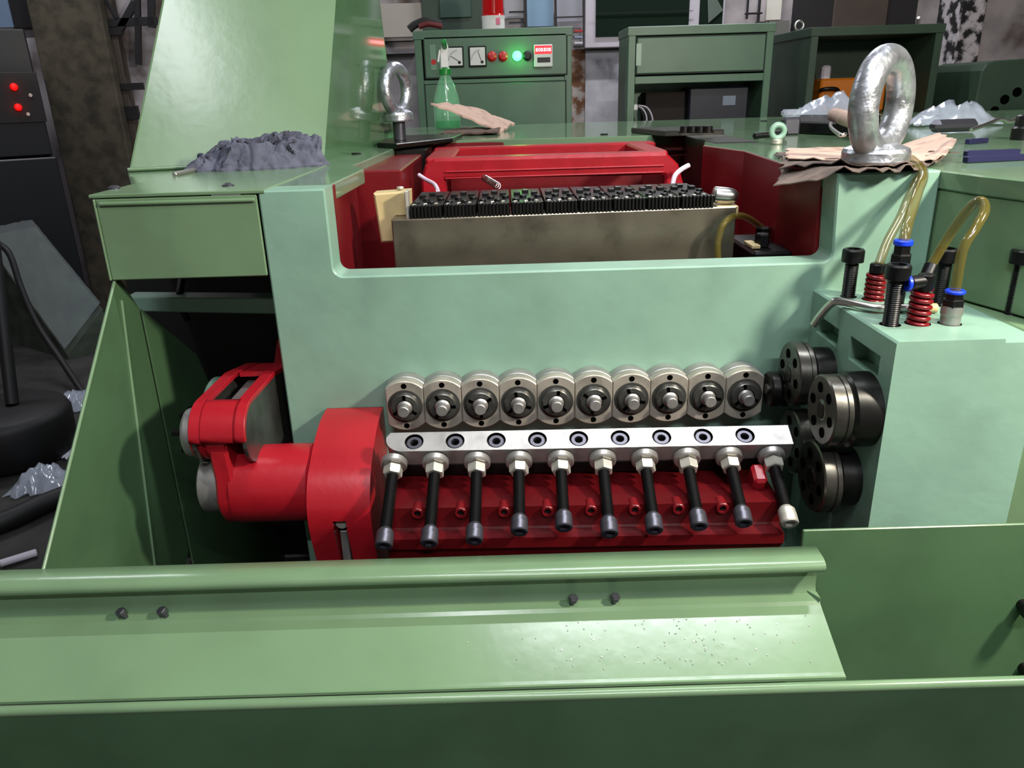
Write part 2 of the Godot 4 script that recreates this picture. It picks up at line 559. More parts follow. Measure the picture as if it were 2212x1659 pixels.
# ------------------------------------------------------------------ the big green casting
func machine() -> void:
	var o := thing("machine_frame", "big green painted machine body with a deep rectangular opening in its deck", "machine", Vector3(0, 0, -1.1))
	var st := mb()
	# front wall: a plate with the sill of the opening cut down into it
	var rr := 0.014
	var pts := [Vector2(-0.3425, 0.02), Vector2(0.60, 0.02), Vector2(0.60, D), Vector2(0.457, D), Vector2(0.4625, 0.827 + rr)]
	for k in 6: pts.append(Vector2(0.4625 - rr, 0.827 + rr) + Vector2(cos(-PI / 2 * (k + 1) / 6.0), sin(-PI / 2 * (k + 1) / 6.0)) * rr)
	for k in 7: pts.append(Vector2(-0.25 + rr, 0.827 + rr) + Vector2(-sin(PI / 2 * k / 6.0), -cos(PI / 2 * k / 6.0)) * rr)
	pts.append(Vector2(-0.25, D)); pts.append(Vector2(-0.3425, D))
	ext(st, pts, -1.143, -1.09, Transform3D(), 0.0025)
	part(o, "front_wall", st, M.cast)
	# deck plates round the opening
	st = mb()
	plan(st, [Vector2(-0.3425, -1.143), Vector2(-0.253, -1.143), Vector2(-0.246, -1.385), Vector2(-0.279, -1.47), Vector2(-0.265, -1.9), Vector2(-0.262, -2.3), Vector2(-0.575, -2.3), Vector2(-0.575, -1.50), Vector2(-0.3425, -1.50)], 0.925, D)
	part(o, "deck_plate", st, M.deck)
	st = mb()
	plan(st, [Vector2(0.457, -1.143), Vector2(0.60, -1.143), Vector2(0.60, -1.09), Vector2(0.612, -1.02), Vector2(0.66, -0.86), Vector2(2.3, -0.86), Vector2(2.3, -2.2), Vector2(0.55, -2.2), Vector2(0.428, -1.73), Vector2(0.463, -1.54), Vector2(0.442, -1.27)], 0.925, D)
	part(o, "deck_plate", st, M.deck)
	st = mb()
	plan(st, [Vector2(-0.575, -2.3), Vector2(-0.27, -2.3), Vector2(-0.20, -2.18), Vector2(0.39, -2.15), Vector2(0.55, -2.2), Vector2(2.3, -2.2), Vector2(2.3, -3.15), Vector2(-0.575, -3.17)], 0.925, D)
	part(o, "deck_plate", st, M.deck)
	# outer sides and back under the deck
	st = mb()
	span(st, Vector3(-0.572, 0.02, -3.14), Vector3(-0.55, 0.925, -1.70))
	part(o, "outer_side", st, M.tin)
	st = mb()
	span(st, Vector3(-0.55, 0.02, -3.14), Vector3(2.28, 0.925, -3.10))
	part(o, "rear_panel", st, M.tin)
	st = mb()
	span(st, Vector3(2.25, 0.02, -3.10), Vector3(2.28, 0.925, -0.90))
	part(o, "outer_side", st, M.tin)
	# right body, its angled cheek and the low front
	st = mb()
	plan(st, [Vector2(0.602, -1.12), Vector2(0.602, -1.088), Vector2(0.614, -1.02), Vector2(0.662, -0.862), Vector2(0.72, -0.862), Vector2(0.72, -1.12)], 0.7855, 0.925)
	part(o, "side_cheek", st, M.tin)
	st = mb()
	span(st, Vector3(0.72, 0.02, -0.90), Vector3(2.25, 0.925, -0.862))
	part(o, "side_cheek", st, M.tin)
	st = mb()
	plan(st, [Vector2(0.6155, -1.088), Vector2(0.6155, -0.838), Vector2(1.4, -0.838), Vector2(1.4, -1.088)], 0.770, 0.7835, 0.002)
	part(o, "side_shelf", st, M.tin)
	st = mb()
	span(st, Vector3(0.625, 0.02, -0.93), Vector3(1.4, 0.769, -0.90), 0)
	part(o, "lower_front", st, M.tin)
	# red walls lining the opening
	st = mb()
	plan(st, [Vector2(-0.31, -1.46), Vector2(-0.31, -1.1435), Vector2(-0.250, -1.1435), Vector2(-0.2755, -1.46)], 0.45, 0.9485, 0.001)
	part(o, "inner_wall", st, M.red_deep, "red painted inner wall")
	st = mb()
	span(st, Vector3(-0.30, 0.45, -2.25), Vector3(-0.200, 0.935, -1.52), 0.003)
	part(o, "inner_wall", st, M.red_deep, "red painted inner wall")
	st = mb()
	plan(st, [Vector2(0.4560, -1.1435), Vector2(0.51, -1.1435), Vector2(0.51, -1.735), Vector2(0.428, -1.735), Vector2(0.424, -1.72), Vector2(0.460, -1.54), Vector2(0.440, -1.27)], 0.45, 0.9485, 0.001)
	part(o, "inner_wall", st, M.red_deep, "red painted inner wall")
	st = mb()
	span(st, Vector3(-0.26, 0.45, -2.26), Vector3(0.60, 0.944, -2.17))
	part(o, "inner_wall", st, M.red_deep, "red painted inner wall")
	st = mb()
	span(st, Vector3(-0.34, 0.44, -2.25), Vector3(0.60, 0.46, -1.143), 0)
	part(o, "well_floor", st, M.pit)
	# sump below the front wall, and the bay back, widened and darkened for shade
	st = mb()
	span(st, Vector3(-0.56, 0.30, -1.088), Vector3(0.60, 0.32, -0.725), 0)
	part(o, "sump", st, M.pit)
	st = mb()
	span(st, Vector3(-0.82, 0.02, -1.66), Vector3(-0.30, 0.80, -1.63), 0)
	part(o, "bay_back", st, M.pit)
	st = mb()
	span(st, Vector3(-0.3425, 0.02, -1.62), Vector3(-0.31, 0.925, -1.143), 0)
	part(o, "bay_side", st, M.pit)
	# cross rail inside the bay
	st = mb()
	ext(st, [Vector2(-0.66, 0.7305), Vector2(-0.3435, 0.7150), Vector2(-0.3435, 0.7440), Vector2(-0.66, 0.7560)], -1.34, -1.30, Transform3D(), 0.002)
	part(o, "cross_rail", st, M.cast)
	st = mb()
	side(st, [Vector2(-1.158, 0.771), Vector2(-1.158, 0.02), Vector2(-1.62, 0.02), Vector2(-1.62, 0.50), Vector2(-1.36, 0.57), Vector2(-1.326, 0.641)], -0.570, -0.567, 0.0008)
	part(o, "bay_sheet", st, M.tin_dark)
	st = mb()
	plan(st, [Vector2(-0.5755, -1.22), Vector2(-0.6925, -1.464), Vector2(-0.6925, -2.30), Vector2(-0.5755, -2.30)], 0.925, D)
	part(o, "deck_plate", st, M.deck)
	# plates with clamp blocks at the back corners of the opening
	st = mb()
	plan(st, [Vector2(-0.31, -2.30), Vector2(-0.12, -2.30), Vector2(-0.135, -2.10), Vector2(-0.255, -1.90), Vector2(-0.31, -1.96)], D, D + 0.012)
	part(o, "corner_plate", st, M.oiled)
	st = mb()
	plan(st, [Vector2(0.36, -2.30), Vector2(0.57, -2.30), Vector2(0.56, -2.06), Vector2(0.41, -2.06)], D, D + 0.014)
	part(o, "corner_plate", st, M.oiled)
	st = mb()
	span(st, Vector3(0.46, 0.80, -2.055), Vector3(0.555, D + 0.002, -1.76))
	part(o, "corner_post", st, M.oiled)
	st = mb()
	span(st, Vector3(-0.262, 0.78, -2.10), Vector3(-0.19, 0.945, -1.92))
	part(o, "corner_post", st, M.oiled)
	# countersunk screws in the deck rim
	for c in [Vector2(770, 333), Vector2(815, 315), Vector2(1305, 291), Vector2(1650, 262)]:
		var w := oy(c.x, c.y)
		st = mb()
		cyl(st, w, w + Vector3(0, 0.003, 0), 0.011, 0.001, 16)
		part(o, "deck_screw", st, M.black)

	# clamp screws on the back corner plate
	for k in 4:
		var w := oy(1478 + 17 * k, 287, D + 0.014)
		var s := thing("clamp_screw", "%s black clamp screw from the bridge end on the back corner plate" % ORD[k], "screw", w, "black clamp screws on the back corner plate")
		st = mb()
		cyl(st, w, w + Vector3(0, 0.016, 0), 0.011, 0.002, 18)
		part(s, "head", st, M.black)
		st = mb()
		ring(st, w, w + Vector3(0, 0.004, 0), 0.015, 0.011, 0.001, 18)
		part(s, "washer", st, M.oiled)

func covers() -> void:
	# cover over the bay left of the wall
	var o := thing("bay_cover", "green sheet metal box cover with a screwed top plate, left of the front wall", "cover", Vector3(-0.455, 0.83, -1.1))
	var st := mb()
	span(st, Vector3(-0.5665, 0.8315, -1.093), Vector3(-0.3445, 0.945, -1.088), 0.0015)
	part(o, "front_face", st, M.tin)
	st = mb()
	span(st, Vector3(-0.5695, 0.8315, -1.52), Vector3(-0.5665, 0.945, -1.086), 0.001)
	part(o, "side_face", st, M.tin)
	st = mb()
	plan(st, [Vector2(-0.574, -1.50), Vector2(-0.574, -1.088), Vector2(-0.333, -1.088), Vector2(-0.328, -1.50)], 0.9465, 0.9515, 0.001)
	part(o, "top_plate", st, M.tin)
	st = mb()
	cyl(st, Vector3(-0.561, 0.9385, -1.0865), Vector3(-0.347, 0.9385, -1.0865), 0.003, 0.001, 10)
	part(o, "bead", st, M.tin)
	for c in [Vector2(247, 408), Vector2(493, 402)]:
		var w := oy(c.x, c.y, 0.9515)
		var sc := mb()
		lathe(sc, [Vector2(0.0085, 0), Vector2(0.0085, 0.002), Vector2(0.005, 0.0045), Vector2(0.0028, 0.0045), Vector2(0.0028, 0.002), Vector2(0, 0.002)], Transform3D(Basis(), w), 18)
		part(o, "cover_screw", sc, M.blackhead)

	# slanted side guard
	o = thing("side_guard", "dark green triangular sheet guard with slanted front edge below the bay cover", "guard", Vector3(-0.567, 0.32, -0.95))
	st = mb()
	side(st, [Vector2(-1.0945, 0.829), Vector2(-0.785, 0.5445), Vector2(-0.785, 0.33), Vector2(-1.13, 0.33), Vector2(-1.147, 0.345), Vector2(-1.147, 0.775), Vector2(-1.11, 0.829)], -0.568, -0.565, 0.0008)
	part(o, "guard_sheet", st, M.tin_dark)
	st = mb()
	tube(st, [Vector3(-0.5645, 0.80, -1.098), Vector3(-0.5645, 0.60, -1.064), Vector3(-0.5645, 0.34, -1.020)], 0.0022, 8)
	part(o, "fold", st, M.tin)
	st = mb()
	var e0 := Vector3(-0.5665, 0.829, -1.0935)
	tube(st, [e0, Vector3(-0.5665, 0.5445, -0.785)], 0.0024, 8)
	part(o, "front_edge", st, M.tin)

	# drip tray with its back flange
	o = thing("drip_tray", "long light green sheet tray with rolled back flange and sloping floor", "tray", Vector3(-0.27, 0.45, -0.72))
	st = mb()
	side(st, [Vector2(-0.789, 0.5505), Vector2(-0.765, 0.5495), Vector2(-0.7575, 0.5470), Vector2(-0.7545, 0.5425), Vector2(-0.7555, 0.5370), Vector2(-0.760, 0.5350), Vector2(-0.7765, 0.5350), Vector2(-0.778, 0.532), Vector2(-0.7765, 0.504), Vector2(-0.774, 0.4975), Vector2(-0.771, 0.495), Vector2(-0.778, 0.493), Vector2(-0.781, 0.50), Vector2(-0.781, 0.5370), Vector2(-0.779, 0.5395), Vector2(-0.762, 0.5395), Vector2(-0.760, 0.5435), Vector2(-0.789, 0.5475)], -1.15, 0.357, 0.0, true)
	part(o, "flange", st, M.tin)
	st = mb()
	side(st, [Vector2(-0.774, 0.4965), Vector2(-0.760, 0.4935), Vector2(-0.756, 0.4902), Vector2(-0.680, 0.4585), Vector2(-0.676, 0.4573), Vector2(-0.6735, 0.4570), Vector2(-0.6735, 0.4535), Vector2(-0.680, 0.4550), Vector2(-0.774, 0.4930)], -1.15, 0.357, 0.0)
	part(o, "tray_floor", st, M.tin)
	st = mb()
	plan(st, [Vector2(0.344, -0.778), Vector2(0.3570, -0.771), Vector2(0.3570, -0.757)], 0.4935, 0.4985, 0.0005)
	part(o, "corner_weld", st, M.tin)

	# front panel under the lip, leaning inwards so that it stays dark
	o = thing("front_panel", "dark glossy green front panel below the tray with a rolled top lip", "panel", Vector3(0, 0.05, -0.78))
	st = mb()
	side(st, [Vector2(-0.6615, 0.4475), Vector2(-0.668, 0.4475), Vector2(-0.785, 0.05), Vector2(-0.7785, 0.05)], -1.15, 1.4, 0.0005)
	part(o, "panel_face", st, M.glossy)
	st = mb()
	cyl(st, Vector3(-1.15, 0.4510, -0.6660), Vector3(1.4, 0.4510, -0.6660), 0.0060, 0.001, 20)
	part(o, "top_lip", st, M.tin)

	# right inner panel
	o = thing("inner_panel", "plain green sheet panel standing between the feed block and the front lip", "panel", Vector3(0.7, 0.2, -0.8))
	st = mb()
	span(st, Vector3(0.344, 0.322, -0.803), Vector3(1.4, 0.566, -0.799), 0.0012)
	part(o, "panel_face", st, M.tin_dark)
	for c in [Vector2(2207, 1304), Vector2(2210, 1440)]:
		var w := oz(c.x, c.y, -0.799)
		st = mb()
		lathe(st, [Vector2(0, 0), Vector2(0.007, 0), Vector2(0.007, 0.012), Vector2(0.011, 0.014), Vector2(0.011, 0.028), Vector2(0.008, 0.031), Vector2(0, 0.031)], along(w, Vector3(0, 0, 1)), 18)
		part(o, "knob", st, M.black)

	# small screws left on the ledge of the tray
	var k := 0
	for c in [Vector2(272, 1334), Vector2(360, 1332), Vector2(1235, 1309), Vector2(1325, 1305)]:
		var w := oz(c.x, c.y, -0.766)
		w.y = 0.494
		var s := thing("tray_screw", "small blue-black %s screw counting along the ledge of the light green tray" % ORD[k], "screw", w, "small screws on the ledge of the tray")
		st = mb()
		var d := Vector3(0.15 if k > 1 else -0.25, 0.9, 0.25).normalized()
		cyl(st, w, w + d * 0.013, 0.0032, 0.0005, 12)
		part(s, "shank", st, M.blackhead)
		st = mb()
		cyl(st, w + d * 0.008, w + d * 0.014, 0.006, 0.001, 6)
		part(s, "head", st, M.blackhead)
		k += 1
	# tiny metal chips scattered on the tray
	var mm := MultiMesh.new()
	mm.transform_format = MultiMesh.TRANSFORM_3D
	st = mb()
	box(st, Vector3.ZERO, Vector3(0.0016, 0.0005, 0.0009), 0)
	st.generate_normals()
	mm.mesh = st.commit()
	mm.instance_count = 90
	for i in 90:
		var x := clampf(rng.randfn(0.17, 0.09), -0.06, 0.335)
		var z := rng.randf_range(-0.745, -0.69)
		var y := 0.4902 - (z + 0.756) * 0.4171 + 0.0008
		mm.set_instance_transform(i, Transform3D(Basis.from_euler(Vector3(rng.randf_range(-0.7, 0.7), rng.randf() * TAU, rng.randf_range(-0.7, 0.7))), Vector3(x, y, z)))
	var mi := MultiMeshInstance3D.new()
	mi.name = "metal_chips"
	mi.multimesh = mm
	mi.material_override = M.chip
	add_child(mi)
	tag(mi, "tiny bright metal chips scattered over the floor of the tray", "chips")
	mi.set_meta("kind", "stuff")

# ------------------------------------------------------------------ inside the opening
func opening() -> void:
	var o := thing("die_plate", "flat ground steel plate, brassy at one end, standing across the opening", "plate", Vector3(0.09, 0.5, -1.27))
	var st := mb()
	var a := oz(845, 475, -1.25)
	var b := oz(1592, 446, -1.25)
	ext(st, [Vector2(a.x, 0.50), Vector2(b.x, 0.50), Vector2(b.x, b.y), Vector2(a.x, a.y)], -1.30, -1.25, Transform3D(), 0.0018)
	part(o, "plate_body", st, M.plate)
	st = mb()
	span(st, Vector3(-0.178, 0.52, -1.46), Vector3(0.36, 0.868, -1.302), 0.002)
	part(o, "rear_block", st, M.oiled)
	st = mb()
	span(st, Vector3(0.336, 0.870, -1.36), Vector3(0.372, 0.8875, -1.252), 0.002)
	part(o, "end_block", st, M.beige)

	# nine toothed die blocks
	var w := 0.0544
	var proto: Node3D
	for i in 9:
		var x0 := -0.157 + w * i
		var y0 := 0.8835 + 0.0025 * i / 9.0
		var label := "%s black toothed die block from the beige slab, on the steel plate" % ORD[i]
		if i == 0:
			proto = thing("die_block", label, "die block", Vector3.ZERO, "black toothed die blocks in the opening")
			st = mb()
			span(st, Vector3(0.0012, -0.014, -0.200), Vector3(w - 0.0012, 0.017, -0.011), 0.001)
			part(proto, "block_body", st, M.oiled)
			st = mb()
			box(st, Vector3(0, 0.009, -0.0065), Vector3(0.0040, 0.021, 0.012), 0.0008)
			var tooth := commit(st)
			for k in 9:
				var t := part(proto, "tooth", tooth, M.oiled if k % 3 else M.black)
				t.position = Vector3(0.0042 + 0.00575 * k, 0, 0)
			for k in 4:
				st = mb()
				var cx := 0.009 + 0.0125 * k
				var cz := -0.035 if k % 2 == 0 else -0.075
				cyl(st, Vector3(cx, 0.016, cz), Vector3(cx, 0.0215, cz), 0.0060, 0.0012, 14)
				part(proto, "cap_screw", st, M.black)
			for k in 3:
				st = mb()
				var cz := -0.115 - 0.03 * (k % 2)
				box(st, Vector3(0.012 + 0.015 * k, 0.0195, cz), Vector3(0.011, 0.006, 0.016), 0.001)
				part(proto, "stop", st, M.oiled if k == 1 else M.black)
			for k in 3:
				st = mb()
				box(st, Vector3(0.008 + 0.017 * k, 0.0178, -0.018 - 0.004 * k), Vector3(0.006, 0.003, 0.004), 0.0005, Basis(Vector3.UP, 0.4 * k))
				part(proto, "clip", st, M.nut)
			proto.position = Vector3(x0, y0, -1.25)
		else:
			dup(proto, Transform3D(Basis(), Vector3(x0, y0, -1.25)), label)

	# beige slab at the left end
	o = thing("beige_slab", "beige plastic slab standing by the red wall at the end of the die blocks", "slab", Vector3(-0.21, 0.8, -1.3))
	st = mb()
	ext(st, [Vector2(-0.212, 0.838), Vector2(-0.182, 0.838), Vector2(-0.182, 0.880), Vector2(-0.1605, 0.880), Vector2(-0.1585, 0.921), Vector2(-0.218, 0.9185)], -1.335, -1.292, Transform3D(), 0.003)
	part(o, "slab_body", st, M.beige)
	st = mb()
	cyl(st, Vector3(-0.176, 0.9215, -1.315), Vector3(-0.176, 0.926, -1.315), 0.006, 0.001, 14)
	part(o, "screw", st, M.nut)
	st = mb()
	span(st, Vector3(-0.163, 0.872, -1.290), Vector3(-0.1580, 0.924, -1.262), 0.001)
	part(o, "end_strip", st, M.nut)

	# round-nosed steel bar at the other end
	o = thing("round_nose_bar", "polished steel bar with a rounded nose beyond the last die block", "bar", Vector3(0.36, 0.9, -1.36))
	st = mb()
	lathe(st, [Vector2(0, -0.016), Vector2(0.0125, -0.016), Vector2(0.0135, -0.0145), Vector2(0.0135, 0.006), Vector2(0.0128, 0.0125), Vector2(0.0108, 0.0185), Vector2(0.0075, 0.0225), Vector2(0.004, 0.0245), Vector2(0, 0.025)], along(Vector3(0.3495, 0.9020, -1.266), Vector3(1, -0.12, 0.0)), 28, true)
	part(o, "bar_body", st, M.bright)

	# red bridge casting at the back
	o = thing("bridge", "bright red cast bridge with a long slot across the back of the opening", "bridge", Vector3(0.12, 0.8, -1.9))
	st = mb()
	# top frame: a flat ring with a long slot, made of four bars
	span(st, Vector3(-0.168, 0.918, -1.745), Vector3(0.343, 0.941, -1.690), 0.004)
	span(st, Vector3(-0.178, 0.918, -2.06), Vector3(0.375, 0.942, -2.00), 0.004)
	span(st, Vector3(-0.172, 0.918, -2.03), Vector3(-0.112, 0.9415, -1.72), 0.004)
	span(st, Vector3(0.300, 0.918, -2.03), Vector3(0.350, 0.9415, -1.72), 0.004)
	part(o, "top_frame", st, M.red)
	st = mb()
	ext(st, [Vector2(-0.186, 0.70), Vector2(-0.128, 0.70), Vector2(-0.128, 0.899), Vector2(0.338, 0.894), Vector2(0.344, 0.70), Vector2(0.402, 0.70), Vector2(0.380, 0.87), Vector2(0.366, 0.915), Vector2(0.340, 0.9385), Vector2(-0.150, 0.9405), Vector2(-0.170, 0.928), Vector2(-0.180, 0.900)], -1.735, -1.685, Transform3D(), 0.005)
	part(o, "front_arch", st, M.red)
	st = mb()
	span(st, Vector3(-0.130, 0.912, -1.688), Vector3(0.335, 0.9155, -1.681), 0.0015)
	span(st, Vector3(-0.130, 0.8985, -1.688), Vector3(0.335, 0.9020, -1.681), 0.0015)
	part(o, "rib", st, M.red)
	st = mb()
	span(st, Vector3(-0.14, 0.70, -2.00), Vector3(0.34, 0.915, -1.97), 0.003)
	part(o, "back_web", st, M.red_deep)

	# cables at both ends of the bridge
	o = thing("white_cable", "short white cable bending down in front of the red bridge at its left foot", "cable", oz(925, 388, -1.8))
	st = mb()
	tube(st, smooth_path([oz(905, 378, -1.64), oz(920, 388, -1.62), oz(938, 398, -1.58), oz(946, 412, -1.52)]), 0.0042, 10)
	part(o, "sheath", st, M.cable)
	o = thing("white_cable", "short white cable sticking up beside the red bridge at its right foot", "cable", oz(1468, 385, -1.7))
	st = mb()
	tube(st, smooth_path([oz(1488, 357, -1.64), oz(1472, 366, -1.63), oz(1458, 380, -1.60), oz(1453, 402, -1.54)]), 0.0050, 10)
	part(o, "sheath", st, M.cable)
	o = thing("coil_spring", "small steel coil spring lying under the red bridge above the die blocks", "spring", oz(1060, 393, -1.75))
	st = mb()
	var h := []
	var s0 := oz(1046, 384, -1.66)
	var s1 := oz(1076, 402, -1.56)
	var fr := along(s0, s1 - s0)
	for i in 97:
		var t := i / 96.0
		h.append(fr * Vector3(cos(t * TAU * 8) * 0.006, t * s0.distance_to(s1), sin(t * TAU * 8) * 0.006))
	tube(st, h, 0.0013, 6)
	part(o, "wire", st, M.bright)

	# hoses and fittings at the right end
	o = thing("oil_hose", "amber clear hose arching in front of the brassy end of the steel plate", "hose", oz(1560, 560, -1.22))
	st = mb()
	tube(st, smooth_path([oz(1552, 575, -1.215), oz(1551, 520, -1.215), oz(1568, 478, -1.22), oz(1602, 466, -1.25), oz(1640, 488, -1.30), oz(1690, 535, -1.33)]), 0.0052, 12)
	part(o, "sheath", st, M.hose)
	o = thing("oil_manifold", "black oil manifold with fittings beside the end of the steel plate", "manifold", Vector3(0.42, 0.72, -1.27))
	st = mb()
	span(st, Vector3(0.385, 0.76, -1.36), Vector3(0.447, 0.822, -1.20), 0.004)
	part(o, "manifold_body", st, M.black)
	for kk in [[0.410, 0.822, -1.24], [0.43, 0.822, -1.30]]:
		st = mb()
		cyl(st, Vector3(kk[0], kk[1], kk[2]), Vector3(kk[0], kk[1] + 0.022, kk[2]), 0.012, 0.002, 6)
		part(o, "fitting", st, M.black)
	st = mb()
	span(st, Vector3(0.388, 0.823, -1.265), Vector3(0.402, 0.829, -1.22), 0.001)
	part(o, "label_plate", st, M.beige)

# ------------------------------------------------------------------ ten roller holders on the wall
func rollers() -> void:
	var proto: Node3D
	var outline := func(rad: float, half: float) -> Array:
		var pts := []
		var ang := acos(half / rad)
		for k in 17: pts.append(Vector2(cos(lerpf(ang, PI - ang, k / 16.0)), sin(lerpf(ang, PI - ang, k / 16.0))) * rad)
		for k in 17: pts.append(Vector2(cos(lerpf(PI + ang, TAU - ang, k / 16.0)), sin(lerpf(PI + ang, TAU - ang, k / 16.0))) * rad)
		return pts
	for i in 10:
		var label := "%s flat-sided steel roller holder on the green wall, counting from the red clamp" % ORD[i]
		if i == 0:
			proto = thing("roller_holder", label, "roller holder", Vector3.ZERO, "roller holders on the green wall")
			var st := mb()
			ext(st, outline.call(0.0394, 0.0279), 0.0, 0.0215, Transform3D(), 0.0012)
			ext(st, outline.call(0.0385, 0.0275), 0.0215, 0.0245, Transform3D(), 0.0)
			part(proto, "back_disc", st, M.steel)
			st = mb()
			ext(st, outline.call(0.0388, 0.0273), 0.0245, 0.040, Transform3D(), 0.0012)
			part(proto, "face_plate", st, M.brushed)
			for s in [-1, 1]:
				st = mb()
				ring(st, Vector3(0, 0.0312 * s, 0.0392), Vector3(0, 0.0312 * s, 0.0404), 0.0042, 0.0028, 0.0003, 16)
				cyl(st, Vector3(0, 0.0312 * s, 0.036), Vector3(0, 0.0312 * s, 0.0402), 0.003, 0.0, 14)
				part(proto, "pin_hole", st, M.hole)
			st = mb()
			lathe(st, [Vector2(0.0255, 0.0), Vector2(0.0255, 0.0012), Vector2(0.0220, 0.0015), Vector2(0.0205, 0.0075), Vector2(0.0190, 0.0085), Vector2(0.0130, 0.0085), Vector2(0.0125, 0.0050), Vector2(0.0, 0.0050)], along(Vector3(0, 0, 0.0398), Vector3(0, 0, 1)), 40)
			part(proto, "collar", st, M.collar)
			for k in 3:
				st = mb()
				var t := PI / 2 + TAU / 3 * k
				box(st, Vector3(cos(t) * 0.0158, sin(t) * 0.0158, 0.0462), Vector3(0.0075, 0.0050, 0.0048), 0.0003, Basis(Vector3(0, 0, 1), t))
				part(proto, "notch", st, M.hole)
			st = mb()
			lathe(st, [Vector2(0.0112, 0.0), Vector2(0.0112, 0.006), Vector2(0.0085, 0.008), Vector2(0.0085, 0.0215), Vector2(0.0074, 0.0228), Vector2(0, 0.0228)], along(Vector3(0, 0, 0.042), Vector3(0, 0, 1)), 28)
			part(proto, "shaft", st, M.steel)
			proto.position = Vector3(-0.1578, 0.6400, -1.09)
		else:
			var c := dup(proto, Transform3D(Basis(), Vector3(-0.1578 + 0.0554 * i, 0.6400 + 0.0002 * i, -1.09)), label)
			for ch in c.get_children():
				if String(ch.name).begins_with("collar") or String(ch.name).begins_with("notch"):
					ch.transform = Transform3D(Basis(Vector3(0, 0, 1), [0.0, 0.5, 1.1, 0.2, -0.2, 0.9, 0.35, 0.2, 0.4, 0.15][i]), Vector3.ZERO) * ch.transform

